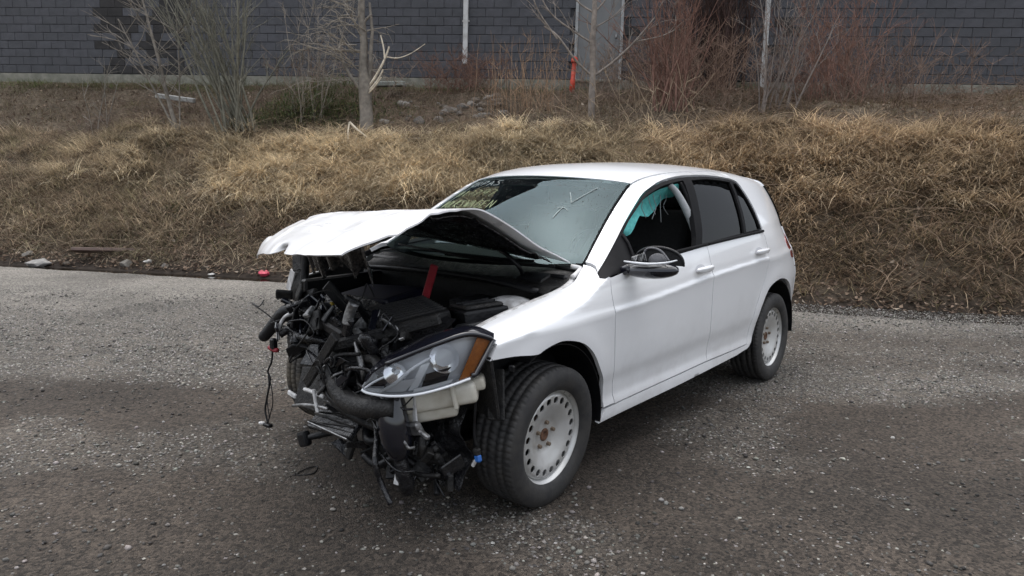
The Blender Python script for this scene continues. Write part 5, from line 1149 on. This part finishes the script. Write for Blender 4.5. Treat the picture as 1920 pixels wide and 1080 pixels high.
def bramble(name, label, s0, t0, n, w, dpt, h, bark, seed, r=.004, L_=(.6,1.3)):
    rnd = random.Random(seed); out = []
    for i in range(n):
        s = s0+rnd.uniform(-w,w); t = t0+rnd.uniform(-dpt,dpt); b_ = yard(s,t,float(bank_z(s,t))); a_ = rnd.uniform(0,6.28)
        pts, rr = wander(rnd, b_, vec(math.cos(a_),math.sin(a_),rnd.uniform(.3,1.4)*h), rnd.uniform(*L_), r*rnd.uniform(.7,1.4), .0015, 7, .16, .13); out.append((pts, rr))
    V, F = tubes(out, 4); c = np.repeat(np.array(bark)[None],len(V),0)*(.6+.8*fbm(V[:,0]*2,V[:,1]*2,2))[:,None]
    return tag(link(name, mesh_np(name, V, F, True, c), M['twig'], kind='stuff'), label, 'brambles')
bramble('brambles', 'brown bramble stems arching over the right slope', 5.2, 10.2, 520, 4.2, 1.7, .6, (.24,.175,.125), 51)
bramble('brambles', 'thin brown bramble stems over the left slope', -7.2, 13.3, 420, 4.5, 1.8, .5, (.26,.21,.145), 52)
bramble('brambles', 'dark brown brambles tangled behind the crest', 3.6, 14.7, 1100, 6.4, 1.8, .9, (.17,.125,.095), 53)
bramble('brambles', 'dark brambles below the stained wall', -6.0, 16.0, 460, 3.4, 1.0, .9, (.14,.10,.08), 54)
bramble('brambles', 'stems of dead grass and bramble behind the car', .5, 11.5, 420, 3.5, 1.5, .6, (.30,.235,.165), 55)
# green bramble patch left of the pruned tree
rb2 = np.random.RandomState(8); n = 5200; s = rb2.normal(-3.95,.75,n); t = 15.2+rb2.normal(0,.45,n); z = bank_z(s,t)+rb2.rand(n)**1.3*.62*np.exp(-((s+3.9)/1.3)**2)
blades('green_bramble', s, t, z, rb2.uniform(0,6.28,n), rb2.uniform(.2,1.6,n), rb2.uniform(.05,.16,n), rb2.uniform(.010,.024,n), rb2.uniform(0,1,n), np.array([(.075,.105,.038),(.10,.12,.05),(.15,.13,.065),(.06,.085,.035)])[rb2.randint(0,4,n)]*rb2.uniform(.6,1.2,(n,1)), M['straw'], 'dark green bramble patch under the bare saplings', 'brambles')

# ---- rubble under the slab, slab, sawn branch, marker post
def rock(s, t, r, seed, label, group=None, colr=(.17,.155,.135)):
    bm = bmesh.new(); bmesh.ops.create_icosphere(bm, subdivisions=2, radius=1); rr = random.Random(seed)
    ax_ = [Vector((rr.gauss(0,1),rr.gauss(0,1),rr.gauss(0,1))).normalized() for _ in range(6)]
    for v in bm.verts:
        k = 1+.0*v.co.x
        for a_ in ax_: 
            d = v.co.dot(a_)
            if d > .62: v.co -= a_*(d-.62)*.9
        v.co = Vector((v.co.x*rr.uniform(.97,1.03), v.co.y*rr.uniform(.97,1.03), v.co.z*.72))
    me = bpy.data.meshes.new('rock'); bm.to_mesh(me); bm.free()
    o = link('rock', me, ROCK[seed%3]); P = yard(s, t, float(bank_z(s,t))+r*.30); o.location = P; o.scale = (r,)*3; o.rotation_euler = (rr.uniform(-.3,.3),rr.uniform(-.3,.3),rr.uniform(0,6)); tag(o, label, 'rock', group); return o
ROCK = [mat('rubble_stone', (.19,.175,.155),(.11,.10,.09), rough=.9, scale=4, bump=.6), mat('rubble_stone_pale', (.27,.25,.22),(.17,.155,.14), rough=.9, scale=4, bump=.6), mat('rubble_stone_brown', (.14,.115,.09),(.085,.07,.058), rough=.9, scale=4, bump=.6)]
rk = random.Random(77)
for i in range(44):
    s = rk.uniform(-2.5,-.2); t = 15.4+rk.uniform(-.9,1.0)-(s+2)*.1
    r = rk.uniform(.06,.15); rock(s, t, r, i, ('large ' if r > .105 else 'small ')+('grey','pale','brown')[i%3]+' rubble stone in the pile beside the pruned tree', 'rubble stones below the slab')
sl = part('concrete_slab', (1.05,.6,.10), yard(-2.95, 17.0, float(bank_z(-2.95,17.0))+.34), mat('pale_slab', (.33,.35,.32),(.22,.23,.20), rough=.85, scale=5, bump=.3), None, rot=(R(4),R(-2),math.atan2(AX_S[1],AX_S[0])), bevel=.012); tag(sl, 'pale concrete slab propped behind the pruned tree', 'slab')
pr = part('concrete_slab', (.75,.5,.10), yard(-7.35, 16.6, float(bank_z(-7.35,16.6))+.28), mat('white_slab', (.42,.42,.40),(.28,.28,.27), rough=.85, scale=5, bump=.3), None, rot=(R(5),R(6),math.atan2(AX_S[1],AX_S[0])+.3), bevel=.012); tag(pr, 'small white slab lying in the brambles below the stained wall', 'slab')
rnd = random.Random(15); fb_ = []
b_ = yard(-2.6,13.2,float(bank_z(-2.6,13.2))+.06)
for pts, r in (([(-.25,0,.38),(-.1,-.02,.24),(.1,-.05,.1),(.25,-.1,.04)],.022),([(-.25,0,.38),(-.27,-.05,.2),(-.26,-.08,.0)],.016),([(.15,0,.14),(.5,.02,.12),(1.0,.02,.12),(1.5,.05,.10)],.012),([(.3,0,.12),(.45,-.05,.02),(.6,-.05,-.02)],.010)):
    fb_.append((catmull(np.array([b_+vec(*q) for q in pts]),4), np.linspace(r,r*.6,(len(pts)-1)*4+1)))
V, F = tubes(fb_, 6); tag(link('fallen_branch', mesh_np('fallen_branch', V, F, True, np.repeat(np.array(pale_cut)[None],len(V),0)), M['twig']), 'pale sawn branch lying at the foot of the pruned tree', 'branch')
ps, pt = 1.33, 17.7; pz = float(bank_z(ps,pt)); mk = empty('marker_post', yard(ps,pt,pz)); tag(mk, 'orange-red plastic marker post leaning beside the grey door', 'marker post')
orange = mat('orange_plastic', (.62,.065,.03),(.5,.05,.025), rough=.5, scale=6); odark = mat('faded_band', (.75,.16,.10),(.6,.12,.08), rough=.5, scale=6)
mk.rotation_euler = (0,0,math.atan2(AX_S[1],AX_S[0]))
def mpart(nm, prof, m_): 
    o = revolve(nm, [(y,r) for y, r in prof], 16, m_, mk); o.rotation_euler = (R(90),0,0); o.matrix_local = Matrix.Rotation(R(4),4,'Y')@Matrix.Rotation(R(90),4,'X'); return o
mpart('post', [(-.05,.0),(-.05,.066),(.30,.058),(.31,.052),(.62,.05),(.66,.055),(.66,.0)], orange); mpart('reflective_band', [(.40,.0545),(.47,.0535)], odark); mpart('cap', [(.66,0),(.66,.072),(.70,.078),(.76,.07),(.80,.04),(.80,0)], orange)
mpart('cap_band', [(.715,.0785),(.74,.0755)], odark)

# ---- litter along the ditch
def crumple(name, loc, size, m_, label, cat, seed, flat=.4):
    bm = bmesh.new(); bmesh.ops.create_icosphere(bm, subdivisions=2, radius=1); rr = random.Random(seed)
    for v in bm.verts: v.co = Vector((v.co.x*rr.uniform(.7,1.2)*size[0], v.co.y*rr.uniform(.7,1.2)*size[1], v.co.z*rr.uniform(.5,1.2)*size[2]))
    me = bpy.data.meshes.new(name); bm.to_mesh(me); bm.free(); o = link(name, me, m_); o.location = loc; o.rotation_euler = (0,0,rr.uniform(0,3)); return tag(o, label, cat)
def at_toe(s, d, up_=.03): t = float(toe_t(s))+d; return yard(s, t, max(float(bank_z(s,t)),-.045)+up_)
pinkm = mat('faded_pink_plastic', (.62,.07,.12),(.5,.05,.09), rough=.5, scale=12); wht = mat('dirty_white_plastic', (.55,.54,.52),(.36,.35,.33), rough=.6, scale=14)
crumple('plastic_scrap', at_toe(-3.45,.08,.05), (.085,.06,.05), pinkm, 'crumpled pink plastic scrap at the water edge left of the car', 'litter', 1)
crumple('plastic_bag', at_toe(-7.2,.02,.06), (.20,.12,.07), mat('grey_bag', (.30,.29,.27),(.2,.19,.18), rough=.7, scale=9), 'grey crumpled bag lying at the edge of the ditch', 'litter', 2)
crumple('paper_scrap', at_toe(-5.4,.25,.04), (.07,.05,.03), wht, 'white paper scrap on the wet leaves beyond the ditch', 'litter', 3)
crumple('foam_scrap', at_toe(-4.25,.02,.02), (.05,.03,.02), wht, 'tiny white foam scrap beside the ditch water', 'litter', 4)
crumple('paper_scrap', at_toe(6.0,1.05,.05), (.05,.04,.03), wht, 'white scrap caught in the dead growth on the right slope', 'litter', 6)
bd = part('plank', (1.05,.16,.05), at_toe(-6.15,.42,.06), mat('wet_brown_board', (.13,.085,.07),(.09,.06,.05), rough=.6, scale=8, stretch=(1,8,8)), None, rot=(R(-20),R(2),math.atan2(AX_S[1],AX_S[0])+.28), bevel=.006); tag(bd, 'reddish brown board lying along the foot of the bank', 'plank')
for i, (s, d, r) in enumerate(((-5.75,.18,.10),(-6.75,.12,.07),(-5.1,.2,.06),(-7.6,.3,.09))): rock(s, float(toe_t(s))+d, r, 100+i, 'muddy stone at the edge of the ditch', 'stones along the ditch')
tw = tube('twig', [(1.18,1.62,.006),(1.10,1.66,.010),(1.03,1.73,.006),(1.05,1.78,.02)], .003, mat('dry_twig',(.16,.11,.07),(.1,.07,.05),rough=.8), None, 5); tag(tw, 'short brown twig lying on the dirt in front of the car', 'twig')
wl_ = tube('wire_loop', [tuple(yard(-1.02,3.32,.006)),tuple(yard(-.97,3.40,.008)),tuple(yard(-.93,3.42,.008)),tuple(yard(-.93,3.34,.006)),tuple(yard(-1.00,3.32,.005))], .003, M['black'], None, 5); tag(wl_, 'loop of black wire on the dirt in front of the wreck', 'wire')
